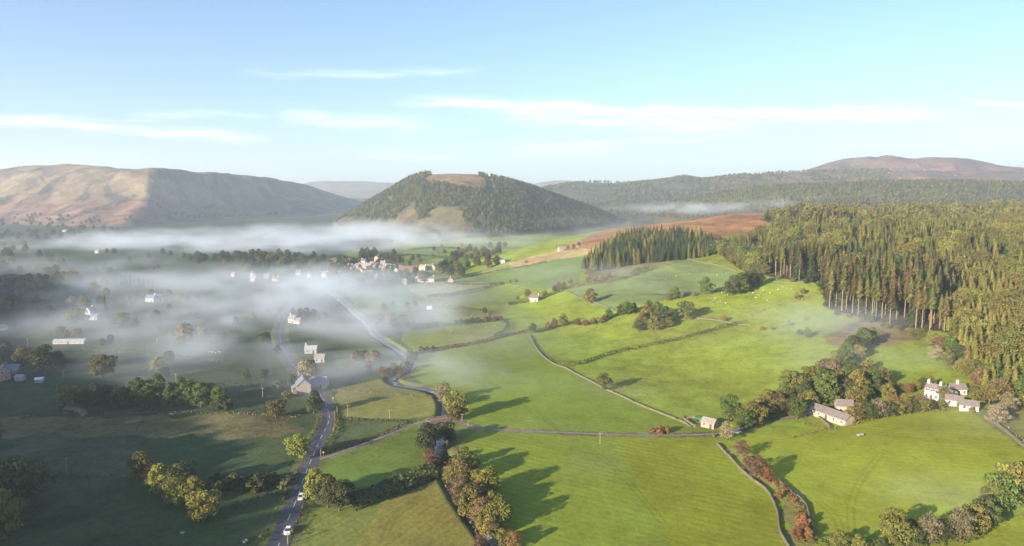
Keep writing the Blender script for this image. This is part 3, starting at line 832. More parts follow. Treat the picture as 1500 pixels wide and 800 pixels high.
def scatter(n, px, kinds, hm, label, group, sep_=4.0, seed=1):
    """n trees spread over a patch of ground outlined in pixels, heights in metres"""
    rg = random.Random(seed); P = poly_world(px); (x0, y0), (x1, y1) = P.min(0), P.max(0)
    got = []; tries = 0
    while len(got) < n and tries < n * 60:
        tries += 1; x, y = rg.uniform(x0, x1), rg.uniform(y0, y1)
        if not inside(np.array([x]), np.array([y]), P)[0]: continue
        if any((x - a_) ** 2 + (y - b2) ** 2 < sep_ ** 2 for a_, b2 in got): continue
        got.append((x, y))
    for x, y in got:
        k = rg.choice(kinds); w_ = KIND[k][6]
        nm_ = '' if ('bush' in w_ or 'conifer' in w_) else ' tree'
        tree_at(x, y, rg.uniform(*hm) * (.35 if k in 'qwv' else 1), k, w_ + nm_ + ' ' + label, group)

# trees one can point at
row('in the dark clump at the bottom left', 'trees at the bottom left', [(30, 748, 80, 'd'), (-8, 735, 66, 'd'), (8, 788, 74, 'y')])
row('of the lit clump in shade', 'clump in the shaded bottom left field', [(208, 703, 42, 'o'), (236, 722, 44, 'y'), (266, 722, 48, 'd'), (258, 742, 44, 'y'), (284, 740, 44, 'y'), (297, 764, 48, 'y'), (222, 712, 30, 'r')])
row('in the shade left of the road', 'bushes in the shade left of the road', [(345, 716, 24, 'q'), (378, 720, 26, 'q'), (318, 712, 20, 'q'), (400, 712, 20, 'q')])
row('beside the house at the left edge', 'big trees by the house at the left edge', [(36, 541, 34, 'o'), (66, 549, 44, 'd'), (10, 528, 26, 'd'), (84, 545, 30, 'd')])
row('in the shade left of the road bend', 'field trees left of the road', [(150, 556, 38, 'o'), (231, 548, 28, 'p'), (240, 556, 18, 'd'), (404, 612, 28, 'o', 'round olive and rust tree standing alone left of the road'), (438, 671, 36, 'y', 'bright yellow green tree leaning over the left verge of the road'), (361, 557, 18, 'd'), (385, 558, 18, 'd')])
row('of the trio with the narrow pair', 'three trees beside the earth bank', [(95, 596, 32, 'u'), (112, 600, 38, 'u'), (141, 602, 42, 'd')])
row('in the tall dark row across the field', 'tall row of trees in the shaded valley', [(182, 596, 28, 'q'), (203, 594, 46, 't'), (216, 598, 36, 't'), (232, 592, 46, 't'), (250, 596, 38, 't'), (265, 594, 42, 't'), (279, 593, 42, 't'), (294, 597, 38, 't'), (305, 594, 38, 't'), (320, 599, 34, 't'), (328, 600, 22, 'q')])
row('by the stone barn and the road bend', 'trees by the barn at the road bend', [(450, 566, 42, 'p'), (426, 568, 20, 'd'), (411, 570, 14, 'q'), (460, 606, 34, 'd'), (420, 583, 12, 'v')])
row('right of the road below the lane', 'dark clump right of the road', [(462, 730, 46, 'y'), (480, 744, 46, 'd'), (497, 748, 46, 'd'), (480, 724, 30, 'd'), (508, 738, 36, 'd')])
row('in the misty valley on the left', 'trees in the misty left valley', [
    (154, 457, 29, 'c', 'pointed dark conifer standing alone in the misty left valley'), (106, 449, 16, 'p'), (113, 477, 26, 'o'), (180, 477, 20, 'o'), (199, 482, 15, 'd'), (168, 476, 10, 'd'),
    (87, 491, 14, 'y'), (113, 494, 14, 'o'), (98, 494, 10, 'v'), (232, 486, 9, 'o'), (269, 508, 36, 'p'), (300, 509, 22, 'p'), (316, 503, 18, 'p'), (329, 500, 14, 'p'), (162, 504, 14, 'd'), (150, 506, 10, 'q'),
    (247, 437, 13, 'o'), (129, 415, 11, 'y'), (72, 452, 9, 'y'), (222, 436, 12, 'd'), (201, 436, 9, 'd'), (289, 442, 9, 'o'), (275, 441, 8, 'd'), (180, 420, 8, 'q')])
row('in the misty left plantation', 'small misty conifer plantation', [(178, 420, 13, 'c'), (185, 421, 16, 'c'), (191, 421, 18, 'c'), (197, 421, 13, 'c'), (204, 421, 16, 'c'), (210, 421, 17, 'c'), (217, 421, 16, 'c'), (224, 422, 15, 'c'), (231, 422, 12, 'c')])
row('on the river bank below the bridge', 'river bank trees below the bridge', [
    (626, 660, 36, 'd'), (652, 650, 28, 'd'), (631, 684, 25, 'b'), (651, 682, 20, 'd'), (618, 648, 14, 'd'), (680, 681, 24, 'o'), (676, 708, 34, 'o'), (684, 694, 30, 'g'), (660, 702, 20, 'b'),
    (713, 724, 36, 'y'), (676, 734, 32, 'b'), (690, 760, 46, 'o'), (699, 736, 30, 'b'), (706, 770, 38, 'b'), (731, 772, 38, 'y'), (717, 790, 32, 'o'), (737, 802, 26, 'o'), (753, 804, 24, 'r'), (670, 716, 20, 'd'), (703, 806, 22, 'b'), (662, 708, 24, 'o'), (686, 745, 34, 'd'), (721, 752, 30, 'o'), (700, 750, 34, 'd'), (665, 694, 24, 'd'), (712, 778, 34, 'o')], 'v', 1.15)
row('on the river bank above the bridge', 'river bank trees above the bridge', [(650, 592, 27, 'p'), (668, 612, 33, 'o'), (661, 598, 20, 'g'), (666, 616, 20, 'o'), (559, 553, 14, 'b'), (570, 556, 15, 'b'), (582, 552, 14, 'b'), (591, 545, 13, 'p'), (600, 536, 12, 'b'), (609, 526, 10, 'b'), (540, 545, 15, 'p'), (617, 517, 8, 'q'), (626, 516, 7, 'q'), (635, 514, 6, 'q'), (575, 545, 12, 'p'), (597, 545, 13, 'd'), (604, 530, 12, 'd'), (588, 556, 12, 'b'), (598, 524, 9, 'b')], k_=1.25)
row('beside the upper river in the mist', 'trees by the river in the mist', [(562, 460, 16, 'p'), (570, 474, 18, 'p'), (579, 488, 22, 'p'), (589, 480, 20, 'b'), (575, 452, 12, 'p'), (597, 456, 14, 'p'), (608, 452, 12, 'p'), (522, 534, 22, 'p'), (533, 531, 20, 'p'), (545, 533, 22, 'p'), (552, 527, 14, 'p'), (555, 481, 14, 'b'), (597, 478, 8, 'q'), (606, 479, 8, 'q'), (615, 479, 7, 'q')])
row('round the white house in the mist', 'trees round the white house in the mist', [(440, 466, 14, 'd'), (449, 467, 16, 'd'), (459, 466, 13, 'd'), (476, 470, 13, 'p'), (429, 461, 10, 'd'), (410, 458, 9, 'p'), (392, 460, 9, 'p'), (380, 450, 9, 'p'), (468, 478, 9, 'p')])
row('standing in the right-hand fields', 'field trees right of the river', [
    (885, 571, 25, 'o', 'lone round tree on the stone wall in the bright green field'), (780, 488, 15, 'g', 'small green tree where the bracken bank meets the stone wall'),
    (865, 444, 21, 'o', 'olive tree in thin mist by the track wall'), (1004, 468, 27, 'g', 'round green tree right of the grove in the sloping field'), (1034, 431, 24, 'g', 'round green tree with its shadow on the upper slope'),
    (1061, 471, 9, 'v', 'olive bush beside the upper right field wall')])
row('in the hedgerow across the sloping fields', 'hedgerow on the sloping fields', [(825, 478, 18, 'o'), (812, 480, 14, 'r'), (803, 481, 9, 'w'), (846, 477, 11, 'r'), (857, 477, 9, 'w'), (870, 475, 9, 'v'), (880, 473, 9, 'v'), (892, 467, 15, 'g'), (885, 471, 10, 'r'), (909, 462, 16, 'g'), (919, 462, 20, 'g'), (928, 458, 14, 'd')])
row('of the grove in the sloping field', 'grove in the sloping field', [(935, 486, 18, 'g'), (957, 484, 22, 'o'), (947, 472, 26, 'o'), (962, 470, 28, 'g'), (974, 474, 26, 'd'), (950, 456, 16, 'g'), (980, 480, 16, 'o'), (940, 478, 20, 'o'), (968, 482, 16, 'o')])
row('in the misty strip above the grove', 'misty trees on the upper slope', [(978, 441, 12, 'p'), (988, 438, 18, 'g'), (997, 437, 12, 'p'), (1015, 435, 8, 'p')])
row('at the top corner of the upper field', 'trees at the top corner of the field', [(1072, 433, 26, 'd'), (1083, 430, 30, 'g'), (1094, 424, 26, 'd'), (1103, 420, 24, 'd'), (1112, 418, 20, 'g')])
row('along the lane to the white cottage', 'trees by the white cottage', [(747, 447, 5, 'q'), (758, 441, 8, 'b'), (773, 437, 14, 'b'), (798, 436, 11, 'b'), (818, 425, 12, 'r'), (812, 427, 9, 'd'), (826, 424, 11, 'r'), (836, 418, 9, 'b'), (747, 415, 5, 'o'), (756, 414, 5, 'o'), (860, 415, 10, 'p'), (870, 414, 9, 'p'), (880, 412, 9, 'p'), (892, 408, 9, 'p')])
row('at the hedge corner left of the wall', 'bushes at the hedge corner', [(668, 474, 5, 'q'), (676, 474, 7, 'q'), (684, 474, 7, 'q'), (692, 473, 8, 'q'), (700, 473, 8, 'q'), (709, 472, 9, 'w'), (716, 471, 9, 'w'), (724, 471, 8, 'q'), (732, 470, 8, 'w'), (710, 458, 8, 'q'), (718, 461, 6, 'w')])
row('near the stone hut', 'trees and bushes near the stone hut', [
    (955, 634, 9, 'w'), (966, 635, 12, 'w'), (977, 634, 11, 'w'), (1071, 616, 38, 'g', 'big round green tree just right of the stone hut'), (1064, 645, 30, 'p', 'pale half bare tree in front of the big green tree'), (1045, 640, 5, 'v')])
row('on the bracken strip in the lower right', 'trees on the bracken strip', [(1087, 669, 26, 'b'), (1108, 702, 40, 'b'), (1097, 690, 22, 'b'), (1122, 706, 24, 'r'), (1141, 730, 12, 'w'), (1176, 772, 18, 'w'), (1168, 792, 22, 'r'), (1182, 790, 20, 'r')])
row('along the bottom right hedge', 'trees along the bottom right hedge', [
    (1229, 806, 30, 'o'), (1257, 808, 26, 'o'), (1311, 797, 54, 'o'), (1340, 800, 28, 'd'), (1362, 795, 46, 'p'), (1383, 792, 34, 'd'), (1407, 793, 54, 'p'), (1428, 780, 44, 'o'), (1444, 772, 46, 'd'), (1452, 752, 48, 'o'), (1468, 750, 60, 'g'), (1486, 742, 66, 'o'), (1503, 735, 60, 'g'), (1520, 725, 50, 'd'), (1335, 780, 20, 'q'), (1290, 806, 20, 'd')])
row('in the wood before the farm', 'wood between the lane and the farm', [
    (1102, 622, 30, 'o'), (1122, 606, 30, 'o'), (1141, 608, 30, 'b'), (1160, 584, 36, 'o'), (1152, 600, 24, 'd'), (1167, 614, 28, 'g'), (1132, 598, 22, 'd'), (1178, 592, 30, 'd'), (1196, 584, 30, 'g'), (1210, 592, 40, 'g'),
    (1218, 560, 28, 'p'), (1232, 541, 24, 'g'), (1190, 570, 30, 'o'), (1205, 555, 26, 'b'), (1255, 582, 34, 'o'), (1239, 572, 28, 'g'), (1254, 596, 26, 'o'), (1229, 591, 10, 'r'), (1276, 572, 27, 'g'), (1265, 560, 24, 'o'),
    (1292, 566, 24, 'o'), (1283, 580, 22, 'd'), (1304, 577, 16, 'o'), (1318, 576, 14, 'b'), (1330, 577, 14, 'r'), (1341, 572, 13, 'o'), (1352, 570, 15, 'g'), (1364, 568, 14, 'o'), (1265, 511, 26, 'g'), (1250, 517, 22, 'd'), (1278, 503, 20, 'g'), (1240, 526, 22, 'g'), (1255, 527, 20, 'o'), (1270, 545, 18, 'o'), (1090, 630, 26, 'g'), (1112, 612, 24, 'o'), (1128, 614, 20, 'd'), (1150, 588, 24, 'g'), (1172, 580, 28, 'o'), (1185, 600, 24, 'o'), (1200, 570, 28, 'g'), (1226, 575, 28, 'o'), (1245, 560, 26, 'd'), (1222, 548, 22, 'o'), (1283, 560, 20, 'g'), (1300, 585, 20, 'o'), (1268, 590, 22, 'g'), (1240, 585, 26, 'd'), (1208, 606, 14, 'g')], k_=1.18)
row('in the thick hedge below the farm', 'thick hedge below the farm', [
    (1258, 617, 26, 'o'), (1245, 618, 20, 'o'), (1272, 616, 24, 'd'), (1287, 614, 28, 'p'), (1300, 612, 22, 'd'), (1314, 609, 20, 'o'), (1328, 606, 18, 'o'), (1341, 604, 16, 'd'), (1353, 603, 16, 'o'), (1366, 601, 14, 'd'), (1377, 599, 12, 'o'), (1194, 600, 8, 'r'), (1383, 588, 22, 'p'), (1345, 592, 14, 'b'), (1325, 594, 16, 'o'), (1308, 596, 16, 'r'), (1423, 605, 8, 'v'), (1207, 606, 6, 'v')], k_=1.15)
row('on the slope right of the farm', 'broadleaf wood right of the farm', [
    (1364, 508, 22, 'o'), (1349, 500, 18, 'g'), (1338, 494, 12, 'o'), (1378, 514, 24, 'b'), (1392, 520, 26, 'g'), (1371, 528, 24, 'p'), (1388, 536, 24, 'o'), (1404, 532, 28, 'd'), (1418, 530, 24, 'y'), (1408, 548, 24, 'o'), (1424, 556, 30, 'o'), (1440, 545, 32, 'd'), (1436, 570, 34, 'b'), (1455, 566, 36, 'g'), (1449, 592, 34, 'o'), (1466, 590, 38, 'b'), (1482, 578, 36, 'o'), (1498, 590, 40, 'g'), (1476, 606, 34, 'p'), (1515, 604, 40, 'o'), (1430, 588, 26, 'o'), (1460, 624, 34, 'p'), (1494, 560, 30, 'g'), (1400, 512, 20, 'o')])
row('below the tall conifers', 'bushes below the tall conifers', [(1182, 495, 15, 'g'), (1171, 492, 10, 'o'), (1155, 478, 9, 'p'), (1167, 438, 9, 'v'), (1176, 430, 8, 'v'), (1130, 484, 7, 'p'), (1116, 484, 6, 'w'), (1178, 470, 7, 'p'), (1275, 474, 14, 'g'), (1300, 482, 10, 'g'), (1225, 462, 8, 'd'), (1242, 466, 7, 'o'), (1262, 472, 9, 'b'), (1290, 478, 7, 'o'), (1318, 484, 9, 'd'), (1335, 488, 8, 'o'), (1350, 490, 10, 'g'), (1208, 450, 8, 'd'), (1204, 432, 8, 'o'), (1198, 420, 8, 'g'), (1180, 416, 8, 'd'), (1160, 414, 7, 'o'), (1140, 410, 8, 'g')])
row('behind the village fields', 'trees behind the village', [(644, 347, 7, 'q'), (597, 355, 6, 'd'), (573, 358, 6, 'd'), (577, 375, 10, 'd'), (613, 380, 8, 'd'), (590, 386, 6, 'p'), (676, 362, 7, 'p'), (718, 364, 9, 'd'), (731, 363, 9, 'd'), (740, 362, 8, 'd'), (700, 390, 12, 'd'), (832, 367, 8, 'b'), (840, 366, 9, 'b'), (848, 362, 8, 'b'), (771, 386, 5, 'b')])
row('on the far left valley floor', 'small far trees on the left valley floor', [(157, 372, 8, 'd'), (167, 373, 9, 'd'), (190, 382, 7, 'd'), (218, 380, 9, 'd'), (239, 373, 9, 'd'), (250, 375, 8, 'd'), (154, 397, 11, 'd'), (140, 399, 9, 'd'), (162, 400, 9, 'd'), (232, 393, 5, 'q'), (226, 395, 5, 'q'), (153, 363, 6, 'p'), (250, 398, 6, 'd'), (262, 407, 7, 'd')])
scatter(34, [(0, 358), (30, 360), (58, 374), (112, 398), (118, 425), (60, 436), (20, 428), (0, 400)], 'ddoyg', (8, 13), 'on the wooded bank at the left edge', 'trees on the wooded bank at the left edge', 5, 3)
scatter(16, [(0, 405), (20, 415), (60, 440), (30, 450), (0, 446)], 'dd', (7, 11), 'below the wooded bank at the left edge', 'trees below the wooded bank', 5, 4)
scatter(26, [(60, 405), (130, 400), (170, 430), (120, 470), (40, 470), (20, 455)], 'ddog', (6, 10), 'in the misty fields below the wooded bank', 'trees in the misty fields on the left', 9, 21)
scatter(16, [(180, 440), (330, 440), (420, 480), (400, 540), (240, 540), (180, 500)], 'dpq', (5, 9), 'in the deep mist left of the road', 'trees in the deep mist', 14, 22)
scatter(14, [(560, 400), (640, 380), (700, 372), (640, 360), (570, 366)], 'dp', (5, 8), 'in the pale fields behind the village', 'trees in the fields behind the village', 16, 23)
scatter(30, [(0, 322), (40, 322), (95, 331), (190, 338), (200, 347), (120, 341), (40, 330), (0, 330)], 'dd', (8, 12), 'in the far line under the left hill', 'far tree line under the left hill', 9, 5)
scatter(34, [(0, 340), (60, 342), (130, 340), (195, 343), (190, 352), (120, 351), (60, 352), (0, 353)], 'ddo', (9, 13), 'in the second far line under the left hill', 'second far tree line on the left', 8, 6)
scatter(34, [(262, 380), (330, 376), (420, 378), (420, 390), (330, 390), (270, 390)], 'ddo', (9, 13), 'in the belt left of the village', 'tree belt left of the village', 7, 7)
scatter(58, [(350, 380), (400, 374), (470, 378), (530, 386), (520, 410), (480, 412), (420, 405), (350, 398)], 'ddog', (8, 12), 'in the wood left of the village houses', 'wood left of the village', 6, 8)
scatter(12, [(524, 372), (552, 370), (556, 378), (528, 384)], 'dd', (8, 12), 'on the mound behind the village', 'trees on the mound behind the village', 5, 9)
scatter(34, [(505, 404), (560, 402), (600, 404), (650, 402), (640, 412), (590, 416), (520, 428), (500, 436), (490, 420)], 'ddog', (8, 12), 'between the village and the near fields', 'trees in front of the village', 6, 10)
scatter(46, [(650, 385), (690, 365), (730, 368), (735, 385), (705, 398), (655, 410), (640, 404)], 'ddgo', (8, 12), 'in the wood right of the village', 'wood right of the village', 6, 11)
scatter(24, [(560, 378), (600, 375), (640, 388), (600, 400), (560, 398), (500, 398), (500, 386)], 'dgo', (6, 9), 'among the village houses', 'garden trees in the village', 7, 12)

# the trees that show largest become things of their own, the far small rest one mass
_k = {k: KIND[k][0] for k in KIND}
TREES.sort(key=lambda q: -(q[2] / q[1]) * (1 if 0 <= 750 + F * q[0] / q[1] <= 1510 else .3))
_cnt = {}; _rest = []
for q_ in TREES:
    nm = _k[q_[3]]; lim = {'broadleaf_tree': 225, 'bush': 130, 'conifer_tree': 20}[nm]
    if _cnt.get(nm, 0) < lim: build_tree(*q_); _cnt[nm] = _cnt.get(nm, 0) + 1
    else: _rest.append(q_)
print('trees', _cnt, 'rest', len(_rest))

# ------------------------------------------------------------------ forests
SRC = bpy.data.collections.new('forest_sources')       # shapes the forests are made of, not in the scene themselves
def source(name, kind, seed, leaf, trunk, tm, far=False):
    V = crown_data(kind, seed, M[leaf])
    b = trunk_get(trunk, M[tm]) if trunk else None
    vv = np.empty(len(V.vertices) * 3, np.float32); V.vertices.foreach_get('co', vv); vv = vv.reshape(-1, 3)
    fl = [tuple(range(i, i + 4)) for i in range(0, len(vv), 4)]; mi = [0] * len(fl); vl = [tuple(p) for p in vv]
    if b:
        n = len(vl); vl += [tuple(q_.co) for q_ in b.vertices]; fl += [tuple(i + n for i in p.vertices) for p in b.polygons]; mi += [1] * len(b.polygons)
    me_ = bpy.data.meshes.new(name); me_.from_pydata(vl, [], fl); me_.materials.append(M[leaf]); me_.materials.append(M[tm]); me_.polygons.foreach_set('material_index', mi); me_.update()
    if kind in ('round', 'small', 'sparse'): me_.transform(Matrix.Scale(2, 4))      # every source is 20 m tall
    o_ = bpy.data.objects.new(name, me_); SRC.objects.link(o_)
    return o_
SOURCES = {}
_list = [('a_pole_brown', 'pole_conifer', 0, 'needle_brown', 'pole', 'bark_pale'), ('b_pole_olive', 'pole_conifer', 1, 'needle_olive', 'pole', 'bark_pale'), ('c_full_dark', 'conifer', 0, 'needle_dark', 'conifer', 'bark'),
         ('d_full_olive', 'conifer', 1, 'needle_olive', 'conifer', 'bark'), ('e_full_gold', 'larch', 2, 'needle_gold', 'conifer', 'bark'), ('f_full_gold', 'larch', 3, 'needle_gold', 'conifer', 'bark'),
         ('g_far_dark', 'far_conifer', 0, 'needle_dark', 'conifer', 'bark'), ('h_far_olive', 'far_conifer', 1, 'needle_olive', 'conifer', 'bark'), ('i_far_gold', 'far_conifer', 2, 'needle_gold', 'conifer', 'bark'),
         ('j_round_olive', 'round', 0, 'leaf_olive', 'round', 'bark'), ('k_round_green', 'round', 1, 'leaf_green', 'round', 'bark'), ('l_small_olive', 'small', 0, 'leaf_olive', 'round', 'bark'), ('m_small_dark', 'small', 1, 'leaf_dark', 'round', 'bark'), ('n_round_yellow', 'round', 2, 'leaf_yellow', 'round', 'bark'), ('o_round_dark', 'round', 3, 'leaf_dark', 'round', 'bark'), ('p_brown', 'sparse', 0, 'leaf_brown', 'round', 'bark'), ('q_pale', 'sparse', 1, 'leaf_pale', 'round', 'bark'), ('r_rust', 'round', 1, 'leaf_rust', 'round', 'bark')]
for i, r_ in enumerate(_list): source(*r_); SOURCES[r_[0]] = i
def forest(name, pts, hs, picks):
    """one mass of trees: points with height, turn and shape; geometry nodes put a tree on each"""
    n = len(pts); me_ = bpy.data.meshes.new(name); me_.vertices.add(n)
    z = ZG(pts[:, 0], pts[:, 1])
    me_.vertices.foreach_set('co', np.column_stack([pts, z]).astype(np.float32).ravel())
    rg = np.random.default_rng(n)
    for nm, arr, ty in (('tree_scale', hs / 20.0, 'FLOAT'), ('tree_turn', rg.uniform(0, 6.28, n), 'FLOAT'), ('tree_pick', picks, 'INT')):
        at2 = me_.attributes.new(nm, ty, 'POINT'); at2.data.foreach_set('value', np.asarray(arr, np.int32 if ty == 'INT' else np.float32))
    me_.update(); o_ = link(name, me_); tag(o_, kind='stuff')
    ng = bpy.data.node_groups.new(name, 'GeometryNodeTree')
    ng.interface.new_socket('Geometry', in_out='INPUT', socket_type='NodeSocketGeometry'); ng.interface.new_socket('Geometry', in_out='OUTPUT', socket_type='NodeSocketGeometry')
    gi = ng.nodes.new('NodeGroupInput'); go = ng.nodes.new('NodeGroupOutput')
    ci = ng.nodes.new('GeometryNodeCollectionInfo'); ci.inputs[0].default_value = SRC; ci.inputs[1].default_value = True; ci.inputs[2].default_value = True
    mp = ng.nodes.new('GeometryNodeMeshToPoints'); ng.links.new(gi.outputs[0], mp.inputs[0])
    ip = ng.nodes.new('GeometryNodeInstanceOnPoints'); ng.links.new(mp.outputs[0], ip.inputs['Points']); ng.links.new(ci.outputs[0], ip.inputs['Instance']); ip.inputs['Pick Instance'].default_value = True
    def na(nm, ty):
        q_ = ng.nodes.new('GeometryNodeInputNamedAttribute'); q_.data_type = ty; q_.inputs[0].default_value = nm; return q_.outputs[0]
    ng.links.new(na('tree_pick', 'INT'), ip.inputs['Instance Index'])
    cb_ = ng.nodes.new('ShaderNodeCombineXYZ'); ng.links.new(na('tree_turn', 'FLOAT'), cb_.inputs[2]); ng.links.new(cb_.outputs[0], ip.inputs['Rotation'])
    sc_ = ng.nodes.new('ShaderNodeCombineXYZ'); s_ = na('tree_scale', 'FLOAT')
    for i in range(3): ng.links.new(s_, sc_.inputs[i])
    ng.links.new(sc_.outputs[0], ip.inputs['Scale']); ng.links.new(ip.outputs[0], go.inputs[0])
    md = o_.modifiers.new('trees', 'NODES'); md.node_group = ng
    return o_
if _rest:
    _pk = {'g': 10, 'o': 9, 'y': 13, 'd': 14, 'b': 15, 'p': 16, 'r': 17, 't': 10, 'u': 13, 'c': 2, 'q': 12, 'w': 17, 'v': 11}
    forest('far_trees', np.array([(q_[0], q_[1]) for q_ in _rest]), np.array([q_[2] for q_ in _rest]), np.array([_pk[q_[3]] for q_ in _rest]))
def jgrid(x0, x1, y0, y1, s, seed):
    rg = np.random.default_rng(seed)
    gx, gy = np.meshgrid(np.arange(x0, x1, s), np.arange(y0, y1, s))
    gx = gx + rg.uniform(-.42, .42, gx.shape) * s; gy = gy + rg.uniform(-.42, .42, gy.shape) * s
    return np.column_stack([gx.ravel(), gy.ravel()])
def uof(P): return 750 + F * P[:, 0] / np.maximum(P[:, 1], 1) / math.cos(PITCH)

# the big forest on the right
parts_ = []
for (ya, yb, s) in ((280, 480, 5.0), (480, 750, 6.2), (750, 1050, 8.0), (1050, 1500, 10.5)):
    P = jgrid(0, 1300, ya, yb, s, int(ya)); parts_.append(P)
P = np.concatenate(parts_)
P = P[inside(P[:, 0], P[:, 1], FORW)]
P = P[(uof(P) < 1640) & (uof(P) > 1040)]
uu = uof(P); dd = P[:, 1]; nf = fbm(P[:, 0] / 60, P[:, 1] / 60, 3, 61); nf2 = fbm(P[:, 0] / 22, P[:, 1] / 22, 2, 62)
rg = np.random.default_rng(5); rnd = rg.random(len(P))
zc = ZG(P[:, 0], P[:, 1]); vv_ = 400 - F * np.tan(np.arctan2(zc - CAMZ, P[:, 1]) + PITCH)
tallz = sm(1100, 1130, uu) * (1 - sm(1370, 1430, uu + nf * 40)) * np.where(uu < 1220, sm(385, 402, vv_), sm(400, 432, vv_))
h = 10.5 + 4 * nf + 13.5 * tallz + rg.uniform(-5, 3.5, len(P)) + 3 * (dd < 600)
h = np.where(dd > 700, 10.5 + 3 * nf + rg.uniform(-2.5, 3, len(P)), h)
h = np.where((uu < 1110), h * .75, h)
h = np.where((uu > 1385) & (tallz < .4) & (dd < 700), 11.5 + 3 * nf + 2.5 * rnd, h)
pick = np.where(rnd < .5, SOURCES['d_full_olive'], SOURCES['e_full_gold'])
pick = np.where(nf2 > .42, SOURCES['c_full_dark'], pick)
pick = np.where((tallz > .4), np.where(rnd < .42, 0, np.where(rnd < .85, 1, 2)), pick)
lowr = (uu > 1385) & (tallz < .4) & (vv_ > 380)
pick = np.where(lowr, np.where(rnd < .45, SOURCES['e_full_gold'], np.where(rnd < .8, SOURCES['f_full_gold'], SOURCES['d_full_olive'])), pick)
pick = np.where((tallz < .4) & (rnd > .88), SOURCES['j_round_olive'], pick)
pick = np.where((tallz < .4) & (rnd > .965), 13, pick)
far_ = dd > 760
pick = np.where(far_, np.where(rnd < .08 + .8 * np.maximum(nf, 0), 6, np.where(rnd < .4, 7, np.where(rnd < .8, 8, 11))), pick)
keep = ~((nf2 < -.38) & (dd > 440)) & ~((rg.random(len(P)) < .18))
P, pick, h, uu, dd, tallz, vv_ = P[keep], pick[keep], h[keep], uu[keep], dd[keep], tallz[keep], vv_[keep]
inview = (uu > 1040) & (uu < 1505)
order = np.argsort(np.where(inview, dd / h, 1e9))
NI = 290
ind = order[:NI]; rest = np.setdiff1d(np.arange(len(P)), ind)
NAMES = [r_[0] for r_ in _list]
FK = {0: ('pole_conifer', 0, 'needle_brown', 'pole', 'bark_pale'), 1: ('pole_conifer', 1, 'needle_olive', 'pole', 'bark_pale'), 2: ('conifer', 0, 'needle_dark', 'conifer', 'bark'), 3: ('conifer', 1, 'needle_olive', 'conifer', 'bark'), 4: ('larch', 2, 'needle_gold', 'conifer', 'bark'), 5: ('larch', 3, 'needle_gold', 'conifer', 'bark'), 9: ('round', 0, 'leaf_olive', 'round', 'bark'), 13: ('round', 2, 'leaf_yellow', 'round', 'bark')}
FL = {13: 'yellow green broadleaf tree inside the forest on the right slope', 0: 'tall brownish conifer with bare pale trunk in the stand at the forest edge', 1: 'tall olive conifer with bare pale trunk in the stand at the forest edge', 2: 'dark green conifer in the near forest on the right slope', 3: 'olive green conifer in the near forest on the right slope', 4: 'golden green conifer in the near forest on the right slope', 5: 'golden green conifer in the near forest on the right slope', 9: 'round olive broadleaf tree inside the forest on the right slope'}
for i in ind:
    k = int(pick[i]); ck, sd, lf, tk, tm = FK[k]
    s = h[i] / (10 if ck == 'round' else 20)
    e = empty('conifer_tree' if k not in (9, 13) else 'broadleaf_tree', (P[i, 0], P[i, 1], gz(*P[i])), random.uniform(0, 6.28), FL[k], 'conifer' if k not in (9, 13) else 'tree', {0: 'tall brownish conifers at the forest edge', 1: 'tall olive conifers at the forest edge', 2: 'dark conifers of the near forest', 3: 'olive conifers of the near forest', 9: 'olive broadleaf trees inside the forest', 13: 'yellow green broadleaf trees inside the forest'}.get(k, 'golden conifers of the near forest'))
    e.scale = (s, s, s)
    link('crown', crown_data(ck, sd, M[lf]), e); link('trunk', trunk_get(tk, M[tm]), e)
forest('forest', P[rest], h[rest], pick[rest])

# dark wood under the moor
P = jgrid(60, 320, 500, 1000, 6.2, 77); P = P[inside(P[:, 0], P[:, 1], WOOD2)]
rnd = rg.random(len(P)); n_ = fbm(P[:, 0] / 30, P[:, 1] / 30, 2, 71)
forest('conifer_wood', P, 10 + 6 * rnd, np.where(n_ > .1, 2, np.where(rnd < .6, 3, np.where(rnd < .85, 2, 4))))
# scattered scrub on the moor edge and between wood and forest
P = jgrid(100, 420, 540, 760, 7, 78); SCR = poly_world([(1052, 372), (1086, 396), (1130, 406), (1112, 380), (1040, 358), (1030, 376)])
P = P[inside(P[:, 0], P[:, 1], SCR)]; rnd = rg.random(len(P))
forest('woodland_scrub', P, 7 + 5 * rnd, np.where(rnd < .5, 9, 10))
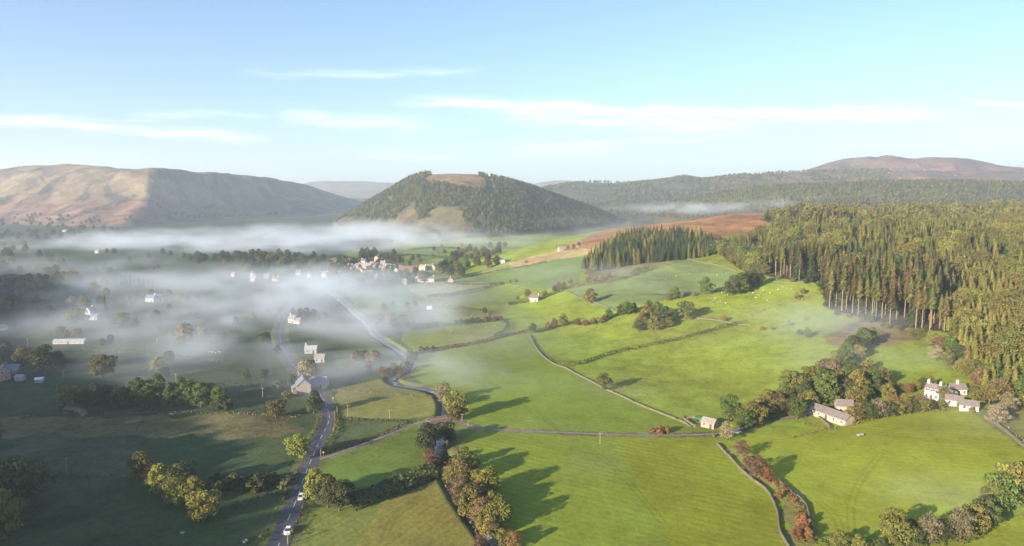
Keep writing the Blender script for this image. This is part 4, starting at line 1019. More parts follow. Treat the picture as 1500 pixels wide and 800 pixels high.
# wooded central hill
def hillwood(name, cond, x0, x1, y0, y1, s, hr, seed, dark=.5, broad=.0):
    P = jgrid(x0, x1, y0, y1, s, seed); z = ZG(P[:, 0], P[:, 1]); u = uof(P)
    n_ = fbm(P[:, 0] / 120, P[:, 1] / 120, 3, seed); n3 = fbm(P[:, 0] / 35, P[:, 1] / 35, 3, seed + 5); k = cond(P, z, u, n_, n3)
    P = P[k]; n_ = n_[k]; r_ = np.random.default_rng(seed).random(len(P)); r2 = np.random.default_rng(seed + 1).random(len(P))
    pk = np.where(r_ < dark + .5 * n_, 6, np.where(r_ < .85, 7, 8)); pk = np.where(r2 < broad, np.where(r_ < .5, 11, 12), pk)
    forest(name, P, hr[0] + (hr[1] - hr[0]) * r2, pk)
    return len(P)
CF = np.array(at(645, 335)[:2]); BRK = np.array(at(585, 335)[:2])
def c_hill(P, z, u, n_, n3):
    ok = (z > 12) & (u > 478) & (u < 930)
    ok &= ~(np.hypot((P[:, 0] - CF[0]) / 54, (P[:, 1] - CF[1]) / 115) + n3 * .4 < 1.02)
    ok &= ~(np.hypot((P[:, 0] - BRK[0]) / 38, (P[:, 1] - BRK[1]) / 90) + n3 * .4 < 1.0)
    ok &= ~inside(P[:, 0], P[:, 1], CLEAR_TOP) & ~((u > 632) & (u < 702) & (P[:, 1] > 1700) & (z > 120))
    ok &= ~((np.abs(u - 716 - 6 * n3) < 4) & (z > 80)) & (n3 > -.42)
    ok &= ~((u < 690) & (z < 30 + 10 * n3))
    return ok
print('central', hillwood('hill_forest', c_hill, -600, 420, 1380, 2250, 6.6, (8, 13), 81, .25, .3))
def n_hill(P, z, u, n_, n3): return (u > 880) & (u < 1640) & (z > 22) & (n3 > -.45)
print('near', hillwood('ridge_forest', n_hill, 200, 1900, 1480, 2200, 9.5, (8, 12), 83, .02, .25))
def w_hill(P, z, u, n_, n3): return (u > 770) & (u < 1300) & (z > 15) & (n_ > -.25) & (n3 > -.3)
print('wooded', hillwood('far_forest', w_hill, 0, 1700, 2350, 3300, 15, (11, 16), 85, .12, .5))
def f_fell(P, z, u, n_, n3): return (P[:, 0] < interp(P[:, 1], LFOOT) - 15) & (P[:, 0] > interp(P[:, 1], LFOOT) - 270) & (n3 > -.25)
print('fell', hillwood('fell_wood', f_fell, -800, -100, -260, 720, 9, (8, 14), 87, .2, .8))
def l_low(P, z, u, n_, n3): return (u > -40) & (u < 560) & (z > 6) & (z < 26) & (n3 > .08)
print('left', hillwood('hill_foot_wood', l_low, -2600, -500, 1900, 2900, 17, (8, 13), 89, .1, .95))
# ------------------------------------------------------------------ walls, hedges, fences
def path3(px, sub=1.2, smooth=True):
    Lw = world_line(px, smooth=smooth); pts = []
    for a_, b2 in zip(Lw[:-1], Lw[1:]):
        n = max(1, int(np.linalg.norm(b2 - a_) / sub))
        for i in range(n): pts.append(a_ + (b2 - a_) * i / n)
    pts.append(Lw[-1]); return np.array(pts)
def stone_wall(px, label, h=.85, w=.30, m='stone_wall', name='stone_wall', smooth=True):
    P = path3(px, 1.0, smooth); rg = np.random.default_rng(len(P)); h = h * (.7 if P[:, 1].mean() > 400 else 1)
    tg = np.gradient(P, axis=0); tg /= np.linalg.norm(tg, axis=1)[:, None] + 1e-9; nn = np.stack([-tg[:, 1], tg[:, 0]], 1)
    z = ZG(P[:, 0], P[:, 1]); hh = h * (1 + rg.uniform(-.16, .12, len(P))) * np.where(rg.random(len(P)) < .04, .55, 1)
    prof = [(-.5, -.6, 0), (-.36, 0, 1), (.36, 0, 1), (.5, -.6, 0)]
    V = []
    for s_, dz, top in prof:
        V.append(np.column_stack([P + nn * (s_ * w + rg.uniform(-.04, .04, len(P)))[:, None], z + (hh if top else dz)]))
    V = np.stack(V, 1); n = len(P); ii = np.arange(n * 4).reshape(n, 4)
    q_ = np.stack([ii[:-1, :-1], ii[:-1, 1:], ii[1:, 1:], ii[1:, :-1]], -1).reshape(-1, 4)
    q_ = np.concatenate([q_, [[0, 1, 2, 3]], [[n * 4 - 1, n * 4 - 2, n * 4 - 3, n * 4 - 4]]])
    return tag(link(name, mesh_np(name, V.reshape(-1, 3), q_, [M[m]])), label, 'wall', None, 'thing')
def hedge(px, label, h=1.8, w=2.0, m='hedge_leaf', dens=9, size=.55, name='hedge', cat='hedge', smooth=True, ragged=.5):
    P = path3(px, 1.0, smooth); n = len(P); rg = np.random.default_rng(n + 3)
    if P[:, 1].mean() > 450 and 'leaf_pale' != m: h, w = h * 1.4, w * 1.15
    hv = h * (1 + ragged * fbm(P[:, 0] / 7, P[:, 1] / 7, 3, 91)); hv = np.maximum(hv, .3)
    idx_ = rg.integers(0, n, int(n * dens * max(1, h * w / 3)))
    tg = np.gradient(P, axis=0); tg /= np.linalg.norm(tg, axis=1)[:, None] + 1e-9; nn = np.stack([-tg[:, 1], tg[:, 0]], 1)
    a_ = rg.uniform(0, math.pi, len(idx_)); side = np.cos(a_); up = np.sin(a_)
    rr2 = rg.uniform(.8, 1.05, len(idx_))
    q2 = P[idx_] + nn[idx_] * (side * rr2 * w * .5)[:, None] + tg[idx_] * rg.uniform(-.5, .5, (len(idx_), 1))
    z = ZG(q2[:, 0], q2[:, 1]) + np.abs(up) ** .7 * hv[idx_] * rr2
    Nn = np.column_stack([nn[idx_] * side[:, None], up + .2])
    V = cards(np.column_stack([q2, z]), Nn, size, rg, .4)
    return tag(link(name, mesh_np(name, V, quads(len(V)), [M[m]])), label, cat, None, 'thing')
stone_wall([(776, 491), (782, 504), (793, 520), (810, 533), (829, 540), (843, 548), (865, 559), (887, 571), (906, 579), (928, 590), (947, 598), (975, 609), (1000, 619), (1013, 626)], 'long curving dry stone wall running past the lone tree down to the hut', .85)
hedge([(780, 496), (786, 506), (797, 520), (812, 531), (829, 538)], 'pale grass strip beside the top bend of the dry stone wall', .6, 2.6, 'leaf_pale', 7, .5, 'grass_strip', 'grass verge')
hedge([(829, 537), (854, 533), (892, 520), (934, 511), (969, 504), (1016, 493), (1055, 482), (1080, 476)], 'long dark hedge dividing the two sloping bright green fields', 2.2, 2.4)
hedge([(614, 520), (650, 511), (700, 503), (727, 496), (755, 489), (777, 486)], 'rusty bracken bank along the top edge of the big flat field', 1.6, 4.5, 'bracken', 8, .7, 'bracken_bank', 'bracken bank')
hedge([(724, 495), (735, 489), (743, 482), (743, 476), (735, 472)], 'curved hedge at the end of the small flat field', 1.8, 2.0)
hedge([(628, 437), (666, 433), (705, 425), (738, 417)], 'dark straight hedge below the tan field by the village', 2.2, 2.5)
hedge([(647, 450), (680, 453), (707, 456)], 'short low hedge right of the misty river', 1.6, 2.0)
hedge([(636, 413), (674, 417), (707, 418), (738, 415)], 'low hedge along the far side of the tan field', 1.4, 2.0)
hedge([(664, 410), (740, 396), (800, 385)], 'thin far hedge between the fields behind the tan field', 1.4, 2.0)
hedge([(747, 446), (780, 442), (804, 434), (829, 424)], 'dark hedge behind which the white cottage stands', 1.8, 2.4)
stone_wall([(832, 427), (848, 436), (876, 445), (901, 455)], 'pale stone wall climbing through thin mist above the grove', 1.2, .8)
stone_wall([(1016, 466), (1052, 470), (1078, 475), (1100, 477)], 'short pale stone wall right of the grove', 1.1, .8)
stone_wall([(1005, 379), (1030, 385), (1057, 390), (1079, 397)], 'pale stone wall along the top edge of the misty slope field', 1.2, .8)
stone_wall([(1125, 410), (1147, 414), (1191, 415)], 'pale wall under the forest at the upper right field', 1.1, .8)
hedge([(1100, 462), (1140, 448), (1186, 436)], 'faint low bank crossing the misty upper right field', .7, 1.6, 'leaf_pale', 6, .5)
hedge([(785, 487), (800, 482), (830, 477), (870, 473), (905, 461), (935, 456)], 'low hedge under the bushes of the sloping fields', 1.2, 1.8)
hedge([(955, 432), (1000, 434), (1040, 428), (1080, 426)], 'low hedge across the slope between two lone round trees', 1.0, 1.5)
hedge([(940, 402), (900, 412), (860, 418), (830, 424)], 'ragged hedge along the bottom of the rough strip', 2.2, 3, 'leaf_brown')
hedge([(950, 398), (935, 400), (925, 405)], 'dark bushy hedge end in the rough strip under the wood', 3, 4, 'leaf_green')
# round the lower right
stone_wall([(1050, 650), (1072, 674), (1087, 690), (1104, 705), (1120, 716), (1130, 730), (1139, 752), (1143, 780), (1158, 806)], 'low curving wall between the big field and the bracken strip', .9, .6)
stone_wall([(1137, 702), (1158, 722), (1179, 739), (1186, 761), (1196, 790)], 'low stone wall along the right side of the bracken strip', 1.1, .7)
hedge([(1135, 705), (1153, 722), (1172, 742), (1177, 765), (1186, 795)], 'band of brown bracken beside the wall in the lower right', 1.2, 3.4, 'bracken', 14, .6, 'bracken_bank', 'bracken bank')
hedge([(1178, 622), (1210, 630), (1240, 625), (1290, 612), (1330, 606), (1385, 602)], 'low bramble hedge along the field below the farm', 1.0, 2.2, 'leaf_olive', 7, .5)
hedge([(1160, 642), (1190, 635), (1217, 628)], 'thin hedge left of the long stone barn', .8, 1.4, 'leaf_brown', 7, .45)
stone_wall([(1194, 606), (1204, 616), (1217, 627)], 'low garden wall in front of the long stone barn', 1.1, .6, smooth=False)
stone_wall([(1443, 612), (1465, 626), (1485, 642), (1500, 655), (1530, 680)], 'crumbling stone wall at the right edge of the lower field', 1.1, .9)
hedge([(1450, 612), (1470, 626), (1490, 642), (1505, 655)], 'tan grass bank behind the crumbling wall at the right edge', .9, 3, 'leaf_pale', 7, .5, 'grass_bank', 'grass bank')
hedge([(1195, 795), (1225, 803), (1250, 806), (1300, 800), (1370, 797), (1420, 790), (1450, 772)], 'long dark hedge under the trees at the bottom right', 2.2, 3.0)
hedge([(650, 705), (665, 730), (690, 765), (708, 800)], 'straw coloured grass bank between the olive field and the river trees', 1.0, 1.6, 'leaf_pale', 8, .45, 'grass_bank', 'grass bank')
# left of the river
hedge([(470, 668), (508, 655), (550, 641), (580, 629), (600, 620)], 'dark hedge along the upper side of the branch lane', 1.2, 1.4)
hedge([(491, 600), (492, 612), (490, 632), (480, 650), (470, 668)], 'tan hedge along the right side of the road above the junction', 1.3, 1.4, 'leaf_olive')
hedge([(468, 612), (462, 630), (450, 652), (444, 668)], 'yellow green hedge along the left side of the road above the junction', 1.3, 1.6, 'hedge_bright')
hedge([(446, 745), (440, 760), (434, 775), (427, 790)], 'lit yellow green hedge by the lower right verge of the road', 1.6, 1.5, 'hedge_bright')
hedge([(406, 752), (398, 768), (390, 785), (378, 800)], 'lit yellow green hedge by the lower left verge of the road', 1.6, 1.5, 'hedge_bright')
hedge([(440, 690), (428, 715), (415, 740)], 'dark hedge along the left side of the road in the shade', 1.5, 1.6, 'leaf_dark')
hedge([(510, 742), (545, 728), (580, 716), (612, 702), (640, 692), (652, 690)], 'thick dark bank of scrub from the road clump to the river', 3.0, 9, 'leaf_dark', 7, .8)
hedge([(350, 740), (385, 728), (412, 722)], 'thin dark hedge in the shaded field left of the road', .9, 1.2, 'leaf_dark')
hedge([(310, 712), (350, 714), (400, 710), (425, 712)], 'dark overgrown hedge in the shade left of the road', 3.0, 6, 'leaf_dark', 7, .8)
hedge([(0, 614), (60, 607), (110, 604)], 'rough golden grass bank at the left edge', .8, 4, 'leaf_olive', 5, .5, 'grass_bank', 'grass bank')
hedge([(150, 606), (230, 606), (300, 605), (380, 607), (440, 611)], 'long low bank of rough grass across the shaded valley', .9, 3, 'leaf_brown', 6, .5, 'grass_bank', 'grass bank')
hedge([(60, 694), (110, 699), (160, 700), (190, 703)], 'dark low hedge in the shaded bottom left field', 1.0, 1.6, 'leaf_dark')
hedge([(200, 553), (240, 560), (300, 563), (400, 566)], 'thin dark hedge behind the tall row of trees', .9, 1.2, 'leaf_dark')
hedge([(490, 572), (540, 575), (600, 580), (645, 583)], 'faint hedge between the two small olive fields', .7, 1.2, 'leaf_olive')
hedge([(495, 614), (560, 617), (600, 618)], 'dark hedge above the branch lane field', 1.0, 1.3, 'leaf_dark')
hedge([(60, 566), (120, 570), (160, 573), (220, 572)], 'dark hedge below the house at the left edge', 1.4, 2, 'leaf_dark')
hedge([(590, 478), (615, 480), (640, 479), (600, 483)], 'dark hedge right of the misty river trees', 2.2, 3, 'leaf_dark')
for i, (px, lab) in enumerate([([(0, 348), (80, 345), (200, 351), (320, 352)], 'far dark hedge line under the left hill'), ([(560, 380), (600, 374), (650, 378)], 'thin hedge across the green field behind the village'), ([(600, 367), (650, 363), (700, 368)], 'hedge above the green field behind the village'),
        ([(205, 395), (240, 394), (265, 399)], 'low hedge on the misty left valley floor'), ([(180, 470), (240, 470), (300, 468)], 'misty low hedge right of the small plantation'), ([(120, 512), (180, 517), (260, 524), (330, 530)], 'long low hedge through the shaded misty fields'),
        ([(0, 452), (50, 456), (110, 460)], 'dark hedge below the wooded bank at the left edge'), ([(600, 395), (640, 391), (665, 388)], 'hedge behind the village hall')]):
    hedge(px, lab, 1.6, 2.5, 'leaf_dark', 6, .7)

# ------------------------------------------------------------------ earth bank in the shaded field
def bank():
    P = path3([(98, 598), (112, 600), (124, 603), (128, 611)], .6); b = MB(); n = len(P)
    tg = np.gradient(P, axis=0); tg /= np.linalg.norm(tg, axis=1)[:, None]; nn = np.stack([-tg[:, 1], tg[:, 0]], 1); rg = np.random.default_rng(2)
    V = []
    for s_, z_ in ((-2.4, -.3), (-1.0, 1.0), (.4, 1.3), (1.0, -.3)):
        q2 = P + nn * (s_ + rg.uniform(-.2, .2, n))[:, None]; V.append(np.column_stack([q2, ZG(q2[:, 0], q2[:, 1]) + z_ + (rg.uniform(-.2, .2, n) if z_ > 0 else 0)]))
    V = np.stack(V, 1); ii = np.arange(n * 4).reshape(n, 4); q_ = np.stack([ii[:-1, :-1], ii[:-1, 1:], ii[1:, 1:], ii[1:, :-1]], -1).reshape(-1, 4)
    tag(link('earth_bank', mesh_np('earth_bank', V.reshape(-1, 3), q_, [M['leaf_pale'] if 0 else M['dirt']])), 'broken tan earth bank at the foot of the narrow trees', 'earth bank')
bank()

# ------------------------------------------------------------------ buildings
def house(name, label, x, y, w, d, eave, rise, rot, wall, roof_, chim=(), win=0, rows_=1, cat='house', group=None, door=True, gable_win=False, base=None, detail=True):
    z = min(gz(x + a_, y + b2) for a_ in (-w / 2, 0, w / 2) for b2 in (-d / 2, 0, d / 2)) if base is None else base
    zt = gz(x, y)
    e = empty(name, (x, y, zt), rot, label, cat, group); dz = z - zt - .4
    b = MB(); hw, hd = w / 2, d / 2
    b.add([(-hw, -hd, dz), (hw, -hd, dz), (hw, hd, dz), (-hw, hd, dz), (-hw, -hd, eave), (hw, -hd, eave), (hw, hd, eave), (-hw, hd, eave), (-hw, 0, eave + rise), (hw, 0, eave + rise)],
          [(0, 3, 2, 1), (0, 1, 5, 4), (2, 3, 7, 6), (1, 2, 6, 9, 5), (3, 0, 4, 8, 7)])
    b.build('wall', wall, e)
    r = MB(); o1 = .35; k = rise / hd; th_ = .16
    for s_ in (-1, 1):
        y0, z0 = s_ * (hd + o1), eave - o1 * k + .04
        A = [(-hw - .25, y0, z0), (hw + .25, y0, z0), (hw + .25, s_ * .002, eave + rise + .04), (-hw - .25, s_ * .002, eave + rise + .04)]
        B = [(p[0], p[1], p[2] + th_) for p in A]
        f = [(0, 1, 2, 3), (7, 6, 5, 4), (0, 4, 5, 1), (1, 5, 6, 2), (2, 6, 7, 3), (3, 7, 4, 0)]
        r.add(A + B, f if s_ > 0 else [tuple(reversed(q2)) for q2 in f])
    if detail: r.box((0, 0, eave + rise + .16), (w + .5, .22, .14))
    ro = r.build('roof', roof_, e)
    for cx_ in chim:
        c = MB(); c.box((cx_ * (hw - .5), 0, eave + rise + .35), (.95, .75, 1.9)).box((cx_ * (hw - .5), 0, eave + rise + 1.36), (1.1, .9, .14))
        if detail:
            for p_ in (-.22, .22): c.tube([(cx_ * (hw - .5) + p_, 0, eave + rise + 1.4), (cx_ * (hw - .5) + p_, 0, eave + rise + 1.85)], .13, 6)
        c.build('chimney', wall, ro)
    def window(cx_, cy_, cz_, ax, ww=.95, hh=1.15):
        s1 = 1 if cy_ > 0 or (ax == 'x' and cx_ > 0) else -1
        f = MB()
        if ax == 'y':
            for u_ in (-1, 1): f.box((cx_ + u_ * (ww / 2 + .04), cy_ + s1 * .03, cz_), (.09, .12, hh + .18))
            for u_ in (-1, 0, 1): f.box((cx_, cy_ + s1 * .03, cz_ + u_ * (hh / 2 + (.04 if u_ else 0))), (ww - .012, .11, .09 if u_ else .05))
        else:
            for u_ in (-1, 1): f.box((cx_ + s1 * .03, cy_ + u_ * (ww / 2 + .04), cz_), (.12, .09, hh + .18))
            for u_ in (-1, 0, 1): f.box((cx_ + s1 * .03, cy_, cz_ + u_ * (hh / 2 + (.04 if u_ else 0))), (.11, ww - .012, .09 if u_ else .05))
        fo = f.build('window', M['white_paint'], e)
        g_ = MB()
        if ax == 'y': g_.box((cx_, cy_ + s1 * .008, cz_), (ww, .04, hh))
        else: g_.box((cx_ + s1 * .008, cy_, cz_), (.04, ww, hh))
        g_.build('pane', M['glass'], fo)
    if win:
        for s_ in (-1, 1):
            for rI in range(rows_):
                for i in range(win):
                    px_ = -hw + w * (i + .5) / win
                    if door and rI == 0 and i == win // 2 and win > 1:
                        if s_ < 0:
                            dd_ = MB().box((px_, -hd - .03, .95), (.95, .08, 2.0)).build('door', M['door_paint'], e)
                            MB().box((px_ + .32, -hd - .10, 1.0), (.08, .06, .08)).build('handle', M['wheel_rim'], dd_)
                            continue
                    window(px_, s_ * hd, 1.45 + rI * 2.6, 'y')
        if gable_win:
            for s_ in (-1, 1):
                for rI in range(rows_): window(s_ * hw, -.8 if rI % 2 else .9, 1.45 + rI * 2.6, 'x')
    return e
def H(u, v): x, y, z = at(u, v); return x, y
# the white farm on the right
fx, fy = H(1381, 584)
house('farmhouse', 'two-storey white farmhouse with two chimneys below the forest', fx - 3.2, fy + 1, 5.9, 5.0, 4.2, 2.2, R(-56), M['white_render'], M['slate'], (-1, 1), 3, 2, gable_win=True)
x_, y_ = H(1402, 580)
house('farm_cottage', 'long white cottage with a central chimney right of the farmhouse', x_ + 1.2, y_ + 2.5, 6.6, 4.2, 2.9, 1.8, R(-6), M['white_render'], M['slate'], (0.05,), 3, 1)
x_, y_ = H(1400, 594)
house('outbuilding', 'low whitewashed outbuilding in front of the farm cottage', x_, y_ + 1, 6.2, 4.2, 2.4, 1.6, R(-38), M['white_render'], M['slate'], (), 2, 1, 'outbuilding')
x_, y_ = H(1413, 600)
house('outbuilding', 'lowest of the farm outbuildings with lit gable beside the field corner', x_ + 1.2, y_ - .6, 6.6, 4.4, 2.3, 1.6, R(-30), M['white_render'], M['slate'], (), 2, 1, 'outbuilding')
x_, y_ = H(1220, 616)
house('stone_barn', 'long low stone barn with slate roof at the field edge', x_, y_ + 2, 19, 5.6, 2.5, 1.8, R(-66), M['cream_render'], M['slate'], (), 5, 1, 'barn')
x_, y_ = H(1236, 603)
house('stone_cottage', 'small cream cottage hidden among trees behind the long barn', x_, y_, 6.6, 5.0, 3.2, 2.0, R(-14), M['cream_render'], M['slate'], (), 2, 1)
x_, y_ = H(1040, 626)
house('stone_hut', 'small stone hut with pale slate roof beside the lane', x_, y_ + .8, 5.6, 4.4, 2.2, 1.4, R(-40), M['stone_house'], M['slate_light'], (), 2, 1, 'hut')
stone_wall([(1002, 613), (1014, 612), (1021, 613), (1030, 622), (1017, 626), (1002, 616)], 'stone wall round the small yard of the hut', 1.2, .5, smooth=False)
# left side
x_, y_ = H(443, 577)
house('stone_barn', 'tall grey stone barn with steep gable by the road bend', x_, y_ + 2, 8.5, 6.4, 4.6, 3.0, R(-70), M['stone_house'], M['slate_blue'], (), 2, 1, 'barn')
x_, y_ = H(432, 577)
house('lean_to', 'low red stone lean-to against the left side of the tall barn', x_, y_ + 2.6, 5.0, 4.0, 2.4, 1.2, R(-66), M['brick'], M['slate_blue'], (), 1, 1, 'outbuilding')
x_, y_ = H(461, 571)
house('farm_shed', 'long blue-roofed shed behind the barn at the road bend', x_, y_ + 5, 9.5, 7.5, 3.0, 2.2, R(4), M['grey_render'], M['slate_blue'], (), 2, 1, 'shed')
stone_wall([(453, 573), (462, 571), (473, 569)], 'short pale wall in front of the blue-roofed shed', 1.0, .5)
x_, y_ = H(4, 556)
house('house', 'house with pink gable and big chimney at the left edge', x_ - 1, y_, 8, 6, 4.6, 2.6, R(-30), M['pink_render'], M['slate_blue'], (1,), 2, 2, gable_win=True)
x_, y_ = H(20, 553)
house('house', 'dark stone house right of the pink gable at the left edge', x_, y_, 7, 6, 4.2, 2.6, R(12), M['dark_stone'], M['slate_blue'], (-1,), 2, 2)
x_, y_ = H(30, 557)
house('shed', 'small pale-roofed shed beside the dark stone house at the left edge', x_, y_, 4, 3, 2.0, .8, R(5), M['grey_render'], M['sheet_metal'], (), 0, 1, 'shed')
x_, y_ = H(58, 560)
house('shed', 'small white-roofed shed under the big dark oak', x_, y_, 3.4, 2.6, 1.8, .6, R(20), M['grey_render'], M['white_paint'], (), 0, 1, 'shed')
x_, y_ = H(103, 503)
house('glasshouse', 'very long low pale building in the shaded valley on the left', x_, y_, 19, 4.5, 1.6, 1.1, R(3), M['grey_render'], M['sheet_metal'], (), 5, 1, 'long shed')
for (u, v, w, d, ev, ri, rt, wl, rf, ch, lab) in [
    (222, 442, 8, 5, 3.6, 2.4, -10, 'white_render', 'slate_blue', (1,), 'white house on the left of the misty white pair'),
    (233, 441, 6.5, 5, 3.4, 2.2, 12, 'white_render', 'slate_blue', (-1,), 'white house on the right of the misty white pair'),
    (133, 463, 5, 5, 4.6, 2.4, 70, 'white_render', 'slate_blue', (1,), 'tall narrow white house beside the pointed conifer'),
    (139, 468, 6, 4, 2.6, 1.6, -5, 'white_render', 'slate_blue', (), 'low white annex below the narrow white house'),
    (4, 484, 5, 4, 2.4, 1.4, 10, 'white_render', 'slate_blue', (), 'little white cottage at the left edge above the fields'),
    (143, 371, 6, 5, 3.6, 2, 0, 'white_render', 'slate_light', (), 'tiny white house far off in the left valley'),
    (95, 340, 8, 6, 4, 2, 10, 'white_render', 'slate_light', (), 'tiny pale farm in the far tree line under the left hill'),
    (430, 473, 6, 5, 3.4, 2.2, -30, 'white_render', 'slate_light', (-1,), 'white house with sharp gable in the mist left of the river'),
    (437, 474, 5, 4, 2.6, 1.6, -20, 'white_render', 'slate_light', (), 'low white wing beside the sharp white gable in the mist'),
    (456, 517, 7, 4.2, 2.6, 1.8, 3, 'grey_render', 'sheet_metal', (-1,), 'upper of the two grey buildings in the mist by the road'),
    (469, 530, 5.5, 4.6, 2.6, 1.8, 3, 'grey_render', 'slate_light', (), 'lower grey building in the mist by the road'),
    (783, 441, 8, 6, 3.2, 2, -20, 'white_render', 'slate', (1,), 'white cottage among trees at the top of the flat fields'),
    (737, 385, 6, 5, 3.4, 2.2, -15, 'white_render', 'slate', (), 'white cottage at the left end of the sandy slope'),
    (822, 368, 7, 5, 3.4, 2.2, 15, 'cream_render', 'slate_light', (), 'cream cottage on the brow of the sandy slope'),
    (629, 453, 4, 2.4, 2.0, .5, 20, 'white_paint', 'white_paint', (), 'small white hut in the misty field right of the river'),
]:
    x_, y_ = H(u, v); nm = 'cottage' if w < 9 else 'house'
    house(nm, lab, x_, y_, w, d, ev, ri, R(rt), M[wl], M[rf], ch, 2 if w > 5 else 0, 1, cat='house')
# the village
VIL = [(499, 393, 'w'), (508, 394, 'w'), (513, 394, 'g'), (502, 399, 'w'), (509, 401, 'w'), (520, 394, 'w'), (524, 396, 'w', 1), (528, 394, 'p'), (535, 394, 'P'), (541, 393, 'w'), (533, 388, 'w', 1), (546, 389, 'w'),
       (550, 391, 'g'), (553, 386, 'p', 2), (556, 393, 'w'), (561, 389, 'w'), (566, 391, 'w'), (570, 393, 'w'), (575, 396, 'g'), (580, 398, 'w'), (584, 396, 'w'), (588, 396, 'g'), (598, 403, 'B'), (620, 395, 'w'), (628, 394, 'w'), (634, 394, 'w'),
       (554, 409, 'c'), (540, 404, 'g'), (517, 399, 'g'), (526, 399, 'w'), (612, 411, 'w'), (617, 412, 'w'), (622, 410, 'g'), (630, 412, 'w'), (660, 413, 'c'), (590, 416, 'c'), (515, 388, 'w'), (477, 405, 'w'), (543, 398, 'c'),
       (559, 397, 'w'), (565, 399, 'g'), (572, 401, 'c'), (531, 400, 'c'),
       (343, 404, 'g'), (370, 404, 'g'), (372, 411, 'g'), (390, 407, 'g'), (404, 411, 'c'), (455, 405, 'c'), (437, 402, 'g')]
vr = random.Random(4)
lm = {'w': 'white_render', 'g': 'grey_render', 'p': 'pink_render', 'P': 'pink_render', 'c': 'cream_render', 'B': 'brick'}
lw = {'w': 'white', 'g': 'grey', 'p': 'pink', 'P': 'long pink', 'c': 'cream', 'B': 'brick'}
VIL.sort(key=lambda q: q[0]); cn = {}
for q_ in VIL:
    u, v, c = q_[:3]; x_, y_ = H(u, v + 1)
    left = u < 465; key = ('l' if left else 'r', c); cn[key] = cn.get(key, 0) + 1
    where = 'at the wood edge left of the village' if left else 'in the village'
    if c == 'B': lab = 'big brick hall with long dark roof, largest building of the village'
    elif len(q_) > 3 and q_[3] == 2: lab = 'tall pink tower house on the top edge of the village'
    elif c == 'P': lab = 'long pink building in the middle of the village'
    else: lab = '%s house %s, %s %s one from the left' % (lw[c], where, ordn(cn[key] - 1), lw[c])
    w, d, ev, ri = vr.uniform(6, 9), vr.uniform(5, 6), vr.uniform(3.4, 4.6), vr.uniform(2, 2.8)
    if left: w, d, ev, ri = w * .8, 4.6, 3.0, 2.0
    if c == 'P': w, ev = 15, 5.5
    if c == 'B': w, d, ev, ri = 20, 11, 7, 4
    if len(q_) > 3: w, d, ev = 6, 6, (6.5 if q_[3] == 1 else 9)
    rt = R(vr.choice([-25, -10, 5, 70, 95, 60, 20])) if c not in 'PB' else R(-4)
    house('village_house' if c != 'B' else 'village_hall', lab, x_, y_, w, d, ev, ri, rt, M[lm[c]], M[vr.choice(['slate', 'slate', 'slate_light', 'roof_brown'])] if c != 'B' else M['roof_brown'], vr.choice([(1,), (-1,), (1, -1), ()]), 2 if c != 'B' else 5, 2 if ev > 4 else 1, cat='house', group='houses of the village', detail=False, door=False)

# ------------------------------------------------------------------ stone bridge over the river
def bridge():
    a_ = np.array(at(628, 618)[:2]); c_ = np.array(at(656, 617)[:2]); mid = (a_ + c_) / 2; L_ = float(np.linalg.norm(c_ - a_)) + 1; rot = math.atan2(c_[1] - a_[1], c_[0] - a_[0])
    z = max(gz(*a_), gz(*c_)); e = empty('stone_bridge', (mid[0], mid[1], z), rot, 'small reddish stone bridge carrying the lane over the river', 'bridge')
    hw = L_ / 2; b = MB()
    MB().box((0, 0, .12), (L_, 3.2, .28)).build('deck', M['lane_surface'], e)
    for s_ in (-1, 1):
        n = 14; sp_ = 3.4; vs = []; fs = []; y0, y1 = s_ * 1.6, s_ * 1.95
        p = MB()
        xs = [-hw] + [-sp_ * math.cos(math.pi * i / n) for i in range(n + 1)] + [hw]
        zs = [-2.4] + [-2.4 + 2.1 * math.sin(math.pi * i / n) for i in range(n + 1)] + [-2.4]
        for i, (xx, zz) in enumerate(zip(xs, zs)):
            vs += [(xx, y0, zz), (xx, y1, zz), (xx, y0, .02), (xx, y1, .02)]
        for i in range(len(xs) - 1):
            k = i * 4; fs += [(k, k + 4, k + 6, k + 2), (k + 1, k + 3, k + 7, k + 5), (k, k + 1, k + 5, k + 4)]
        p.add(vs, fs).build('arch', M['brick'], e)
        MB().box((0, s_ * 1.76, .40), (L_, .4, .75)).box((0, s_ * 1.76, .82), (L_ + .1, .5, .12)).build('parapet', M['brick'], e)
bridge()

